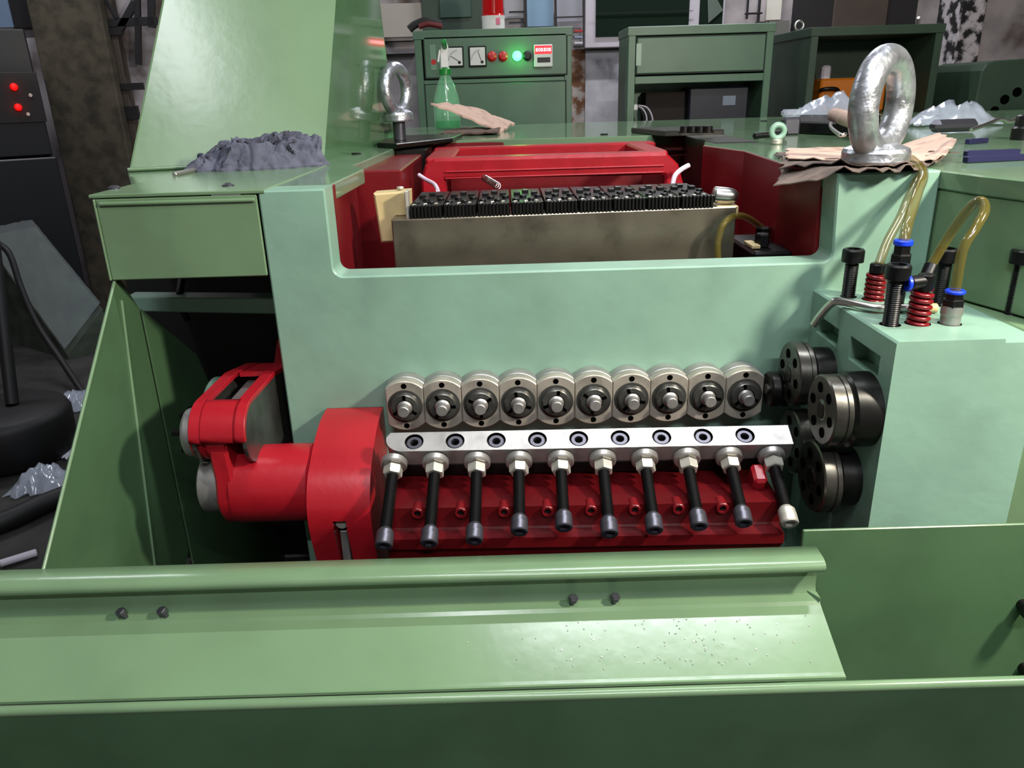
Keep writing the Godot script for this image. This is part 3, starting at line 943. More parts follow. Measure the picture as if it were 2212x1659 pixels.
# ------------------------------------------------------------------ tilted rack with ten adjusting screws
func rack() -> void:
	var tilt := deg_to_rad(27.5)
	var x := Transform3D(Basis(Vector3.UP, deg_to_rad(-1.4)) * Basis(Vector3.RIGHT, tilt), Vector3(-0.1628, 0.5985, -0.925))
	# red slide under it
	var o := thing("slide_base", "shade-darkened red stepped slide with a line of bolt bosses under the long black screws", "slide", x.origin + Vector3(0.25, -0.2, 0))
	var st := mb()
	# upright steps: (z, y) outline, turned with the rack
	var lv := Transform3D(Basis(Vector3.UP, deg_to_rad(-1.4)), Vector3(-0.1628, 0.0, -0.925))
	var ex := lv * ZY
	ext(st, [Vector2(-0.16, 0.5665), Vector2(0.045, 0.5665), Vector2(0.0455, 0.5375), Vector2(0.0470, 0.5345), Vector2(0.0690, 0.5345), Vector2(0.0700, 0.5205), Vector2(0.060, 0.5100), Vector2(0.060, 0.45), Vector2(-0.16, 0.45)], -0.505, 0.004, ex, 0.0015)
	part(o, "slide_body", st, M.red_shaded)
	for i in 8:
		st = mb()
		var bx := 0.037 + 0.0560 * i
		ring(st, lv * Vector3(bx, 0.5615, 0.030), lv * Vector3(bx, 0.5615, 0.052), 0.0080, 0.0046, 0.001, 22)
		part(o, "boss", st, M.red_deep)
		st = mb()
		cyl(st, lv * Vector3(bx, 0.5615, 0.030), lv * Vector3(bx, 0.5615, 0.048), 0.0047, 0.0, 6)
		part(o, "bolt", st, M.oiled)
	st = mb()
	box(st, x * Vector3(0.487, -0.036, 0.008), Vector3(0.018, 0.058, 0.030), 0.004, x.basis)
	part(o, "end_lug", st, M.red)
	st = mb()
	box(st, x * Vector3(0.4915, -0.083, 0.055), Vector3(0.020, 0.022, 0.045), 0.002, x.basis)
	part(o, "end_stop", st, M.cast)
	st = mb()
	cyl(st, x * Vector3(0.491, -0.09, 0.070), x * Vector3(0.491, -0.15, 0.085), 0.006, 0.001, 14)
	part(o, "end_pin", st, M.nut)

	# steel bar: boolean, so that the nine screws sit in counterbores
	o = thing("steel_bar", "long ground steel bar carrying a line of sunk socket screws", "bar", x.origin + Vector3(0.25, 0, -0.03))
	var csg := CSGCombiner3D.new()
	csg.name = "bar_body"
	var body := CSGPolygon3D.new()
	body.name = "blank"
	var pp := PackedVector2Array([Vector2(0.533, -0.052), Vector2(0.533, -0.020), Vector2(0.013, -0.020)])
	for k in 8:
		var t := PI / 2 * (k + 1) / 9.0
		pp.append(Vector2(0.013, -0.042) + Vector2(-sin(t) * 0.024, cos(t) * 0.022))
	pp.append(Vector2(-0.011, -0.044)); pp.append(Vector2(-0.006, -0.052))
	body.polygon = pp
	body.depth = 0.030
	body.transform = Transform3D(Basis(Vector3(1, 0, 0), Vector3(0, 0, 1), Vector3(0, -1, 0)), Vector3(0, -0.0145, 0))
	body.material = M.steel
	csg.add_child(body)
	for i in 9:
		var hole := CSGCylinder3D.new()
		hole.name = "counterbore" if i == 0 else "counterbore_%03d" % i
		hole.radius = 0.0128
		hole.height = 0.020
		hole.sides = 36
		hole.position = Vector3(0.0275 + 0.0556 * i, 0.0155, -0.036)
		hole.operation = CSGShape3D.OPERATION_SUBTRACTION
		hole.material = M.oiled
		csg.add_child(hole)
	o.add_child(csg)
	csg.transform = o.transform.affine_inverse() * x
	st = mb()
	box(st, x * Vector3(0.262, -0.034, -0.045), Vector3(0.542, 0.034, 0.042), 0.006, x.basis)
	part(o, "lower_block", st, M.oiled)

	for i in 9:
		var s := thing("socket_screw", "%s dark socket screw sunk in the top of the steel bar, from the red clamp" % ORD[i], "screw", x * Vector3(0.0275 + 0.0556 * i, 0.006, -0.036), "socket screws sunk in the steel bar")
		var y := Transform3D(x.basis, s.position)
		st = mb()
		lathe(st, [Vector2(0.0, 0.0), Vector2(0.0108, 0.0), Vector2(0.0108, 0.0062), Vector2(0.0098, 0.0074), Vector2(0.0058, 0.0074), Vector2(0.0055, 0.0070)], y, 30)
		lathe(st, [Vector2(0.0055, 0.0070), Vector2(0.0055, 0.0025), Vector2(0.0, 0.0025)], y, 6)
		part(s, "head", st, M.blackhead)
		st = mb()
		cyl(st, y * Vector3(0, 0.0026, 0), y * Vector3(0, 0.0032, 0), 0.0052, 0.0, 6)
		part(s, "socket", st, M.hole)

	# adjusting screws
	st = mb()
	var prof := [Vector2(0, -0.018), Vector2(0.0074, -0.018)]
	for k in 45:
		prof.append(Vector2(0.0078, -0.017 + 0.00235 * k))
		prof.append(Vector2(0.0068, -0.017 + 0.00235 * k + 0.00118))
	prof.append(Vector2(0, -0.017 + 0.00235 * 45))
	lathe(st, prof, along(Vector3.ZERO, Vector3(0, 0, 1)), 18)
	var rod := commit(st)
	st = mb()
	lathe(st, [Vector2(0.0072, -0.022), Vector2(0.0108, -0.017), Vector2(0.0112, -0.010), Vector2(0.0112, 0.0012), Vector2(0.0100, 0.0028), Vector2(0.0066, 0.0028)], along(Vector3.ZERO, Vector3(0, 0, 1)), 30)
	lathe(st, [Vector2(0.0066, 0.0028), Vector2(0.0066, -0.006), Vector2(0, -0.006)], along(Vector3.ZERO, Vector3(0, 0, 1)), 6)
	var head := commit(st)
	st = mb()
	lathe(st, [Vector2(0.0078, -0.007), Vector2(0.0120, -0.007), Vector2(0.0132, -0.005), Vector2(0.0132, 0.005), Vector2(0.0118, 0.007), Vector2(0.0078, 0.007)], along(Vector3.ZERO, Vector3(0, 0, 1)), 6)
	var nut := commit(st)
	st = mb()
	lathe(st, [Vector2(0.008, -0.0185), Vector2(0.0165, -0.0185), Vector2(0.0180, -0.0165), Vector2(0.0180, -0.0095), Vector2(0.0165, -0.0078), Vector2(0.008, -0.0078)], along(Vector3.ZERO, Vector3(0, 0, 1)), 36)
	var washer := commit(st)
	var ends := [0.0985, 0.0965, 0.0935, 0.082, 0.077, 0.087, 0.083, 0.0785, 0.0750, 0.0765]
	var turn := [0.12, 0.0, 0.02, 0.35, 0.30, 0.05, 0.42, 0.0, 0.38, 0.12]
	for i in 10:
		var s := thing("adjusting_screw", "%s long black adjusting screw with a pale hex nut, counting from the red clamp" % ORD[i], "screw", Vector3.ZERO, "adjusting screws in the rack")
		s.transform = x * Transform3D(Basis(), Vector3(0.0562 * i, -0.002, 0))
		var inv := Transform3D()
		for e in [["threaded_rod", rod, M.black], ["head", head, M.nut if i == 9 else M.blackhead], ["nut", nut, M.nut], ["washer", washer, M.steel]]:
			var pnode := part(s, e[0], e[1], e[2])
			pnode.transform = inv
		s.get_node("threaded_rod").transform = Transform3D(Basis(), Vector3(0, 0, ends[i] - 0.0975))
		s.get_node("head").transform = Transform3D(Basis(Vector3(0, 0, 1), 0.3 * i), Vector3(0, 0, ends[i] + 0.012))
		s.get_node("nut").transform = Transform3D(Basis(Vector3(0, 0, 1), turn[i]), Vector3.ZERO)

# ------------------------------------------------------------------ red clamp, lever and link
func lever() -> void:
	var o := thing("red_clamp", "thick red cast clamp with a split lower end, beside the first adjusting screw", "clamp", Vector3(-0.24, 0.40, -0.99))
	var prof := [Vector2(-1.088, 0.625), Vector2(-1.035, 0.6225), Vector2(-0.975, 0.602), Vector2(-0.940, 0.580), Vector2(-0.922, 0.553), Vector2(-0.917, 0.525), Vector2(-0.922, 0.495), Vector2(-0.936, 0.440), Vector2(-0.945, 0.36)]
	var fine := PackedVector2Array()
	for e in smooth_path(prof.map(func(e): return Vector3(e.x, e.y, 0)), 6): fine.append(Vector2(e.x, e.y))
	fine.append(Vector2(-1.06, 0.36)); fine.append(Vector2(-1.088, 0.40))
	var csg := CSGCombiner3D.new()
	csg.name = "clamp_body"
	var blank := CSGPolygon3D.new()
	blank.name = "blank"
	blank.polygon = fine
	blank.depth = 0.086
	blank.smooth_faces = true
	blank.transform = Transform3D(Basis(Vector3(0, 0, 1), Vector3(0, 1, 0), Vector3(-1, 0, 0)), Vector3(-0.283, 0, 0))
	blank.material = M.red
	csg.add_child(blank)
	var slot := CSGBox3D.new()
	slot.name = "slot"
	slot.size = Vector3(0.0185, 0.17, 0.10)
	slot.position = Vector3(-0.2405, 0.443, -0.94)
	slot.operation = CSGShape3D.OPERATION_SUBTRACTION
	slot.material = M.red
	csg.add_child(slot)
	o.add_child(csg)
	csg.position = -o.position
	var st := mb()
	cyl(st, Vector3(-0.2405, 0.518, -0.975), Vector3(-0.2405, 0.518, -0.928), 0.0088, 0.001, 20)
	part(o, "clamp_bolt", st, M.nut)
	st = mb()
	span(st, Vector3(-0.247, 0.36, -0.985), Vector3(-0.236, 0.500, -0.938), 0.001)
	part(o, "wedge", st, M.steel)

	o = thing("red_lever", "red cast lever on a thick round hub left of the clamp, with steel pins", "lever", Vector3(-0.35, 0.40, -1.0))
	st = mb()
	cyl(st, Vector3(-0.398, 0.548, -0.998), Vector3(-0.286, 0.548, -0.998), 0.056, 0.003, 48)
	part(o, "hub", st, M.red)
	st = mb()
	# web: a rounded bar from the hub up to the boss
	var c0 := Vector2(-0.998, 0.548)
	var c1 := Vector2(-0.985, 0.637)
	var pts := []
	for k in 13: pts.append(c0 + Vector2(cos(PI + PI * k / 12.0), sin(PI + PI * k / 12.0)) * 0.055)
	pts.append(c0 + Vector2(0.048, 0.03))
	for k in 13: pts.append(c1 + Vector2(cos(PI * k / 12.0), sin(PI * k / 12.0)) * 0.040)
	side(st, pts, -0.414, -0.388, 0.004, true)
	part(o, "web", st, M.red)
	st = mb()
	var y0 := c1.y
	lathe(st, [Vector2(0, 0), Vector2(0.036, 0), Vector2(0.038, 0.002), Vector2(0.038, 0.018), Vector2(0.035, 0.020), Vector2(0.035, 0.022), Vector2(0.041, 0.024), Vector2(0.041, 0.048), Vector2(0, 0.048)], along(Vector3(-0.438, y0, c1.x), Vector3(1, 0, 0)), 40)
	part(o, "boss", st, M.red)
	st = mb()
	lathe(st, [Vector2(0, 0), Vector2(0.026, 0), Vector2(0.033, 0.004), Vector2(0.034, 0.007), Vector2(0.034, 0.016), Vector2(0, 0.016)], along(Vector3(-0.454, y0, c1.x), Vector3(1, 0, 0)), 40)
	part(o, "end_cap", st, M.steel, "polished steel end cap")
	st = mb()
	lathe(st, [Vector2(0, 0), Vector2(0.040, 0), Vector2(0.042, 0.002), Vector2(0.042, 0.033), Vector2(0, 0.033)], along(Vector3(-0.444, 0.552, -0.996), Vector3(1, 0, 0)), 40)
	part(o, "pin", st, M.steel, "bright steel pin")
	for k in 4:
		st = mb()
		var t := 0.4 + k * 1.5
		var c := Vector3(-0.452, y0 + sin(t) * 0.025, c1.x + cos(t) * 0.025)
		cyl(st, c, c - Vector3(0.012, 0, 0), 0.005, 0.001, 6)
		part(o, "cap_bolt", st, M.oiled)

	o = thing("red_link", "slotted red link with oily steel side plates rising from the lever boss", "link", Vector3(-0.39, 0.63, -1.1))
	# outline in (z, y): round end about the boss, rising to the back
	var lp := []
	for k in 11:
		var t := lerpf(-PI * 0.62, PI * 0.5, k / 10.0)
		lp.append(c1 + Vector2(cos(t), sin(t)) * 0.044)
	lp.append(Vector2(-1.10, 0.679)); lp.append(Vector2(-1.20, 0.660)); lp.append(Vector2(-1.30, 0.60)); lp.append(Vector2(-1.30, 0.47)); lp.append(Vector2(-1.16, 0.543))
	st = mb()
	side(st, lp, -0.364, -0.3585, 0.001)
	side(st, lp, -0.432, -0.426, 0.001)
	part(o, "side_plate", st, M.collar, "oily dark steel side plate")
	st = mb()
	# the red top: two rails and a cross piece round the slot
	var rail := []
	var low := []
	for k in 9:
		var t := lerpf(PI * 0.02, PI * 0.5, k / 8.0)
		rail.append(c1 + Vector2(cos(t), sin(t)) * 0.0475)
		low.append(c1 + Vector2(cos(t), sin(t)) * 0.0405)
	for e in [[-1.10, 0.683], [-1.20, 0.664], [-1.29, 0.606]]: rail.append(Vector2(e[0], e[1]))
	for e in [[-1.10, 0.675], [-1.20, 0.656], [-1.285, 0.600]]: low.append(Vector2(e[0], e[1]))
	low.reverse()
	side(st, rail + low, -0.3755, -0.358, 0.001, true)
	part(o, "rail", st, M.red)
	st = mb()
	side(st, rail + low, -0.434, -0.4165, 0.001, true)
	part(o, "rail", st, M.red)
	st = mb()
	side(st, rail.slice(0, 9) + low.slice(low.size() - 9), -0.420, -0.370, 0.001, true)
	part(o, "front_bridge", st, M.red)
	st = mb()
	side(st, [Vector2(-1.105, 0.681), Vector2(-1.20, 0.663), Vector2(-1.20, 0.656), Vector2(-1.105, 0.674)], -0.414, -0.376, 0.001)
	part(o, "rear_bridge", st, M.red)
	st = mb()
	span(st, Vector3(-0.412, 0.60, -1.16), Vector3(-0.38, 0.662, -1.02), 0.004)
	part(o, "inner_block", st, M.steel)
	st = mb()
	side(st, [Vector2(-1.02, 0.592), Vector2(-1.16, 0.541), Vector2(-1.30, 0.468), Vector2(-1.30, 0.460), Vector2(-1.16, 0.531), Vector2(-1.02, 0.584)], -0.434, -0.358, 0.001)
	part(o, "lower_rail", st, M.red_deep)
	st = mb()
	ext(st, [Vector2(-0.392, 0.655), Vector2(-0.325, 0.655), Vector2(-0.325, 0.738), Vector2(-0.342, 0.716), Vector2(-0.380, 0.700)], -1.24, -1.20, Transform3D(), 0.002)
	part(o, "rear_arm", st, M.red_deep)
	# disc deep in the bay and hose over the rail
	o = thing("bay_pulley", "small pale green disc wheel in the dark bay behind the red link", "wheel", Vector3(-0.49, 0.58, -1.2))
	st = mb()
	cyl(st, Vector3(-0.50, 0.572, -1.20), Vector3(-0.485, 0.572, -1.20), 0.066, 0.004, 40)
	part(o, "rim", st, M.cast)
	st = mb()
	cyl(st, Vector3(-0.545, 0.572, -1.20), Vector3(-0.470, 0.572, -1.20), 0.018, 0.002, 24)
	part(o, "axle", st, M.oiled)
	o = thing("bay_hose", "black hose hanging over the green cross rail in the bay", "hose", Vector3(-0.53, 0.76, -1.33))
	st = mb()
	tube(st, smooth_path([oz(392, 606, -1.36), oz(388, 640, -1.325), oz(394, 668, -1.322), oz(405, 690, -1.33)]), 0.0065, 12)
	part(o, "sheath", st, M.rubber)

# ------------------------------------------------------------------ feed block, rolls and what stands on it
func feed() -> void:
	var o := thing("feed_block", "big pale green block with two windows in its left face, right of the rollers", "block", Vector3(0.53, 0.05, -0.96))
	var csg := CSGCombiner3D.new()
	csg.name = "block_body"
	var blank := CSGPolygon3D.new()
	blank.name = "blank"
	blank.polygon = PackedVector2Array([Vector2(0.4435, 0.784), Vector2(0.4425, 0.7875), Vector2(0.5655, 0.7878), Vector2(0.568, 0.7865), Vector2(0.6125, 0.7835), Vector2(0.6145, 0.781), Vector2(0.6145, 0.05), Vector2(0.4435, 0.05)])
	blank.polygon = PackedVector2Array([Vector2(0.4415, 0.05), Vector2(0.6145, 0.05), Vector2(0.6145, 0.7805), Vector2(0.6125, 0.7830), Vector2(0.5670, 0.7830), Vector2(0.5655, 0.7878), Vector2(0.4440, 0.7878), Vector2(0.4415, 0.7855)])
	blank.depth = 0.2535
	blank.position = Vector3(0, 0, -0.8365)
	blank.material = M.cast
	csg.add_child(blank)
	for w in [[-1.066, -0.990, 0.731, 0.757], [-0.9535, -0.869, 0.7285, 0.7595]]:
		var cut := CSGBox3D.new()
		cut.name = "window" if w[0] < -1.0 else "window_001"
		cut.size = Vector3(0.05, w[3] - w[2], w[1] - w[0])
		cut.position = Vector3(0.4415, (w[2] + w[3]) / 2.0, (w[0] + w[1]) / 2.0)
		cut.operation = CSGShape3D.OPERATION_SUBTRACTION
		cut.material = M.cast
		csg.add_child(cut)
	var holes := [[0.4660, -0.9060, 0.0125], [0.5375, -0.9030, 0.0135], [0.5005, -0.9075, 0.0150], [0.4727, -1.0440, 0.0110], [0.4990, -1.0250, 0.0150]]
	for i in holes.size():
		var cut := CSGCylinder3D.new()
		cut.name = "bore" if i == 0 else "bore_%03d" % i
		cut.radius = holes[i][2]
		cut.height = 0.04
		cut.sides = 28
		cut.position = Vector3(holes[i][0], 0.7878, holes[i][1])
		cut.operation = CSGShape3D.OPERATION_SUBTRACTION
		cut.material = M.pit
		csg.add_child(cut)
	o.add_child(csg)
	csg.position = -o.position
	for w in [[-0.996, 0.744], [-0.879, 0.744]]:
		for k in 4:
			var st := mb()
			ring(st, Vector3(0.456, w[1] - 0.011 + 0.0055 * k, w[0]), Vector3(0.456, w[1] - 0.0085 + 0.0055 * k, w[0]), 0.0085, 0.004, 0.0005, 20)
			part(o, "spring_washer", st, M.nut if k % 2 else M.cast)

	# feed rolls on the left face of the block: [face x, y, z, radius, label]
	var rolls := [
		[0.388, 0.6875, -1.012, 0.0445, "upper rear feed roll, nearest to the green wall"],
		[0.384, 0.6860, -0.884, 0.0445, "upper front feed roll with the widest bright rim"],
		[0.392, 0.5930, -0.992, 0.0460, "lower rear feed roll half hidden behind the others"],
		[0.390, 0.5830, -0.904, 0.0480, "lower front feed roll above the green sheet panel"],
	]
	for r in rolls:
		var c := Vector3(r[0], r[1], r[2])
		var rad: float = r[3]
		var s := thing("feed_roll", r[4], "roll", c, "grooved feed rolls on the green block")
		var y := along(c, Vector3(1, 0, 0))
		var st := mb()
		lathe(st, [Vector2(rad * 0.25, 0.0), Vector2(rad * 0.30, 0.001), Vector2(rad * 0.95, 0.0), Vector2(rad, 0.0018), Vector2(rad, 0.0145), Vector2(rad * 0.965, 0.0150), Vector2(rad * 0.965, 0.0165), Vector2(rad, 0.0170), Vector2(rad, 0.0225), Vector2(rad * 0.96, 0.0240), Vector2(rad * 0.90, 0.0242)], y, 56)
		part(s, "rim", st, M.roll)
		st = mb()
		lathe(st, [Vector2(0, -0.0010), Vector2(rad * 0.22, -0.0010), Vector2(rad * 0.25, 0.0003), Vector2(rad * 0.25, 0.004)], y, 28)
		part(s, "hub", st, M.oiled)
		for k in 6:
			st = mb()
			var t := TAU / 6 * k + 0.35
			var h := y * Vector3(cos(t) * rad * 0.64, -0.0004, sin(t) * rad * 0.64)
			cyl(st, h, h + Vector3(0.002, 0, 0), rad * 0.15, 0.0, 20)
			part(s, "hole", st, M.hole)
		st = mb()
		var rb := rad * (1.06 if rad > 0.0441 and r[2] > -0.9 else 0.82)
		lathe(st, [Vector2(0, 0.0242), Vector2(rb - 0.004, 0.0242), Vector2(rb, 0.028), Vector2(rb, 0.4425 - c.x - 0.001), Vector2(0, 0.4425 - c.x - 0.001)], y, 48)
		part(s, "flange", st, M.oiled)
	var s0 := thing("guide_roll", "small dark guide roll between the last roller holder and the rear feed roll", "roll", Vector3(0.372, 0.652, -1.045))
	var s1 := mb()
	lathe(s1, [Vector2(0, 0), Vector2(0.024, 0), Vector2(0.026, 0.002), Vector2(0.026, 0.012), Vector2(0.022, 0.014), Vector2(0.026, 0.016), Vector2(0.026, 0.026), Vector2(0.010, 0.026), Vector2(0.010, 0.07)], along(Vector3(0.372, 0.652, -1.045), Vector3(1, 0, 0)), 36)
	part(s0, "rim", s1, M.oiled)
	s1 = mb()
	cyl(s1, Vector3(0.369, 0.652, -1.045), Vector3(0.373, 0.652, -1.045), 0.008, 0.001, 18)
	part(s0, "hub", s1, M.roll)

	# tall black cap screws
	cap_screw(Vector3(0.4720, 0.775, -1.044), 0.062, 0.0092, 0.0145, "tall black cap screw next to the green wall at the end of the sill")
	cap_screw(Vector3(0.4660, 0.770, -0.906), 0.075, 0.0095, 0.0145, "tall black cap screw standing in front of the bent silver rod")
	cap_screw(Vector3(0.5750, 0.783, -1.000), 0.060, 0.0092, 0.0145, "black cap screw half hidden behind the fitting with the looped hose")
	cap_screw(Vector3(0.6440, 0.783, -0.950), 0.066, 0.0100, 0.0155, "black cap screw standing alone against the dark green cheek")

	red_spring(Vector3(0.4990, 0.772, -1.025), 0.052, "red compression spring behind the bent silver rod")
	red_spring(Vector3(0.5005, 0.772, -0.9075), 0.058, "red compression spring in front of the bent silver rod")

	# push-in fittings
	fitting(Vector3(0.5375, 0.772, -0.903), 0.062, M.steel, "grey steel push fitting with a blue collar under the looped hose")
	fitting(Vector3(0.4975, 0.788, -0.965), 0.099, M.black, "black push fitting with a blue collar under the straight hose")
	var el := thing("elbow_fitting", "black elbow fitting with a blue ring beside the front red spring", "fitting", Vector3(0.49, 0.836, -0.90))
	var st := mb()
	var b0 := oz(1965, 612, -0.90)
	var b1 := oz(2000, 606, -0.905)
	cyl(st, b0, b1, 0.0085, 0.001, 20)
	cyl(st, b1 - Vector3(0, 0.012, 0), b1 + Vector3(0, 0.008, 0), 0.0095, 0.001, 20)
	part(el, "elbow_body", st, M.black)
	st = mb()
	ring(st, b0 - Vector3(0.0045, 0, 0), b0 + Vector3(0.0005, 0, 0), 0.0098, 0.005, 0.001, 24)
	part(el, "collar", st, M.blue, "blue release collar")
	el = thing("angled_fitting", "black angled fitting where the looped hose comes back down", "fitting", oz(2008, 598, -0.95))
	st = mb()
	var g0 := oz(2012, 572, -0.95)
	var g1 := oz(1996, 612, -0.94)
	cyl(st, g1, g0, 0.0085, 0.001, 18)
	cyl(st, g1, Vector3(g1.x, 0.788, g1.z), 0.0075, 0.001, 18)
	part(el, "fitting_body", st, M.black)

	# hoses
	var f1 := Vector3(0.4975, 0.876, -0.965)
	var hz := thing("oil_hose", "thick amber hose rising from the black fitting to the cardboard on the deck", "hose", f1)
	st = mb()
	tube(st, smooth_path([f1, oz(1962, 478, -0.98), oz(1982, 415, -1.03), oz(1994, 375, -1.08), Vector3(0.575, 0.962, -1.13)]), 0.0068, 14)
	part(hz, "sheath", st, M.hose)
	hz = thing("oil_hose", "amber hose leaning from the rear red spring up behind the thick one", "hose", Vector3(0.499, 0.84, -1.02))
	st = mb()
	tube(st, smooth_path([oz(1898, 572, -1.02), oz(1918, 520, -1.035), oz(1945, 470, -1.05), oz(1962, 430, -1.06), oz(1980, 392, -1.075), oz(1990, 372, -1.085), Vector3(0.560, 0.958, -1.14)]), 0.0062, 14)
	part(hz, "sheath", st, M.hose)
	hz = thing("oil_hose", "amber hose looping over from the grey fitting to the angled fitting", "hose", Vector3(0.54, 0.83, -0.9))
	st = mb()
	tube(st, smooth_path([Vector3(0.5375, 0.829, -0.903), oz(2080, 540, -0.905), oz(2108, 492, -0.91), oz(2127, 455, -0.92), oz(2118, 434, -0.93), oz(2092, 452, -0.94), oz(2050, 510, -0.95), oz(2014, 570, -0.95)]), 0.0058, 14)
	part(hz, "sheath", st, M.hose)

	# bent silver rod
	var rod := thing("bent_rod", "silver bent rod lying across the top of the green block", "rod", Vector3(0.48, 0.79, -0.96))
	st = mb()
	tube(st, smooth_path([oz(1758, 702, -1.02), oz(1775, 678, -1.012), oz(1795, 657, -1.0), oz(1815, 651, -0.99), Vector3(0.470, 0.7945, -0.958), Vector3(0.505, 0.7945, -0.955), Vector3(0.535, 0.7945, -0.950)]), 0.0055, 16)
	part(rod, "rod_body", st, M.bright)
	st = mb()
	cyl(st, Vector3(0.532, 0.7945, -0.9505), Vector3(0.545, 0.7945, -0.949), 0.0062, 0.001, 16)
	part(rod, "end_plug", st, M.beige)

func cap_screw(at: Vector3, h: float, r: float, rh: float, label: String) -> void:
	var s := thing("cap_screw", label, "screw", at, "black cap screws on the feed block")
	var st := mb()
	var prof := [Vector2(0, 0), Vector2(r * 0.92, 0)]
	var n := int(h / 0.0026)
	for k in n:
		prof.append(Vector2(r, 0.0026 * k + 0.0005)); prof.append(Vector2(r * 0.89, 0.0026 * k + 0.0018))
	prof.append(Vector2(r * 0.9, h))
	lathe(st, prof, Transform3D(Basis(), at), 20)
	part(s, "threaded_rod", st, M.black)
	st = mb()
	lathe(st, [Vector2(r * 0.9, h), Vector2(rh, h), Vector2(rh, h + 0.0155), Vector2(rh - 0.0018, h + 0.0175), Vector2(rh * 0.6, h + 0.0175)], Transform3D(Basis(), at), 32)
	lathe(st, [Vector2(rh * 0.6, h + 0.0175), Vector2(rh * 0.58, h + 0.010), Vector2(0, h + 0.010)], Transform3D(Basis(), at), 6)
	part(s, "head", st, M.black)

func red_spring(at: Vector3, h: float, label: String) -> void:
	var s := thing("red_spring", label, "spring", at, "red springs on the feed block")
	var pts := []
	var turns := 8.0
	for i in 161:
		var t := i / 160.0
		pts.append(at + Vector3(cos(t * TAU * turns) * 0.0108, t * h, sin(t * TAU * turns) * 0.0108))
	var st := mb()
	tube(st, pts, 0.0030, 8, false, 1.0)
	part(s, "coil", st, M.spring)
	st = mb()
	cyl(st, at, at + Vector3(0, h + 0.004, 0), 0.0072, 0.001, 16)
	part(s, "core", st, M.spring)
	st = mb()
	cyl(st, at + Vector3(0, h, 0), at + Vector3(0, h + 0.014, 0), 0.0105, 0.002, 20)
	part(s, "cap", st, M.black)

func fitting(at: Vector3, h: float, m: Material, label: String) -> void:
	var s := thing("push_fitting", label, "fitting", at)
	var st := mb()
	lathe(st, [Vector2(0, 0), Vector2(0.0115, 0), Vector2(0.0115, h * 0.42), Vector2(0.0125, h * 0.45), Vector2(0.0125, h * 0.62), Vector2(0, h * 0.62)], Transform3D(Basis(), at), 24)
	part(s, "sleeve", st, m)
	st = mb()
	lathe(st, [Vector2(0, h * 0.60), Vector2(0.0128, h * 0.60), Vector2(0.0128, h * 0.74), Vector2(0.0105, h * 0.76), Vector2(0.0105, h * 0.86), Vector2(0, h * 0.86)], Transform3D(Basis(), at), 6)
	part(s, "hex", st, M.black)
	st = mb()
	ring(st, at + Vector3(0, h * 0.86, 0), at + Vector3(0, h * 0.93, 0), 0.0115, 0.0065, 0.0012, 24)
	part(s, "collar", st, M.blue, "blue release collar")

# ------------------------------------------------------------------ loose things on the deck
func eyebolt(at: Vector3, rr: float, rt: float, dir: Vector3, collar: float, ch: float, stem: float, label: String) -> void:
	var o := thing("eyebolt", label, "eyebolt", at)
	var st := mb()
	var x := Transform3D(Basis(), at)
	lathe(st, [Vector2(0, stem), Vector2(collar * 0.97, stem), Vector2(collar, stem + 0.003), Vector2(collar, stem + ch * 0.55), Vector2(collar * 0.95, stem + ch * 0.75), Vector2(collar * 0.6, stem + ch), Vector2(0, stem + ch)], x, 40)
	part(o, "collar", st, M.zinc)
	st = mb()
	var c := at + Vector3(0, stem + ch + rr - rt * 0.30, 0)
	var pts := []
	for i in 64:
		var t := TAU * i / 64.0
		pts.append(c + dir * cos(t) * rr + Vector3.UP * sin(t) * rr * 1.03)
	tube(st, pts, rt, 24, true)
	part(o, "eye", st, M.zinc)
	if stem > 0.001:
		st = mb()
		cyl(st, at, at + Vector3(0, stem, 0), collar * 0.42, 0.001, 24)
		part(o, "shank", st, M.blackhead)

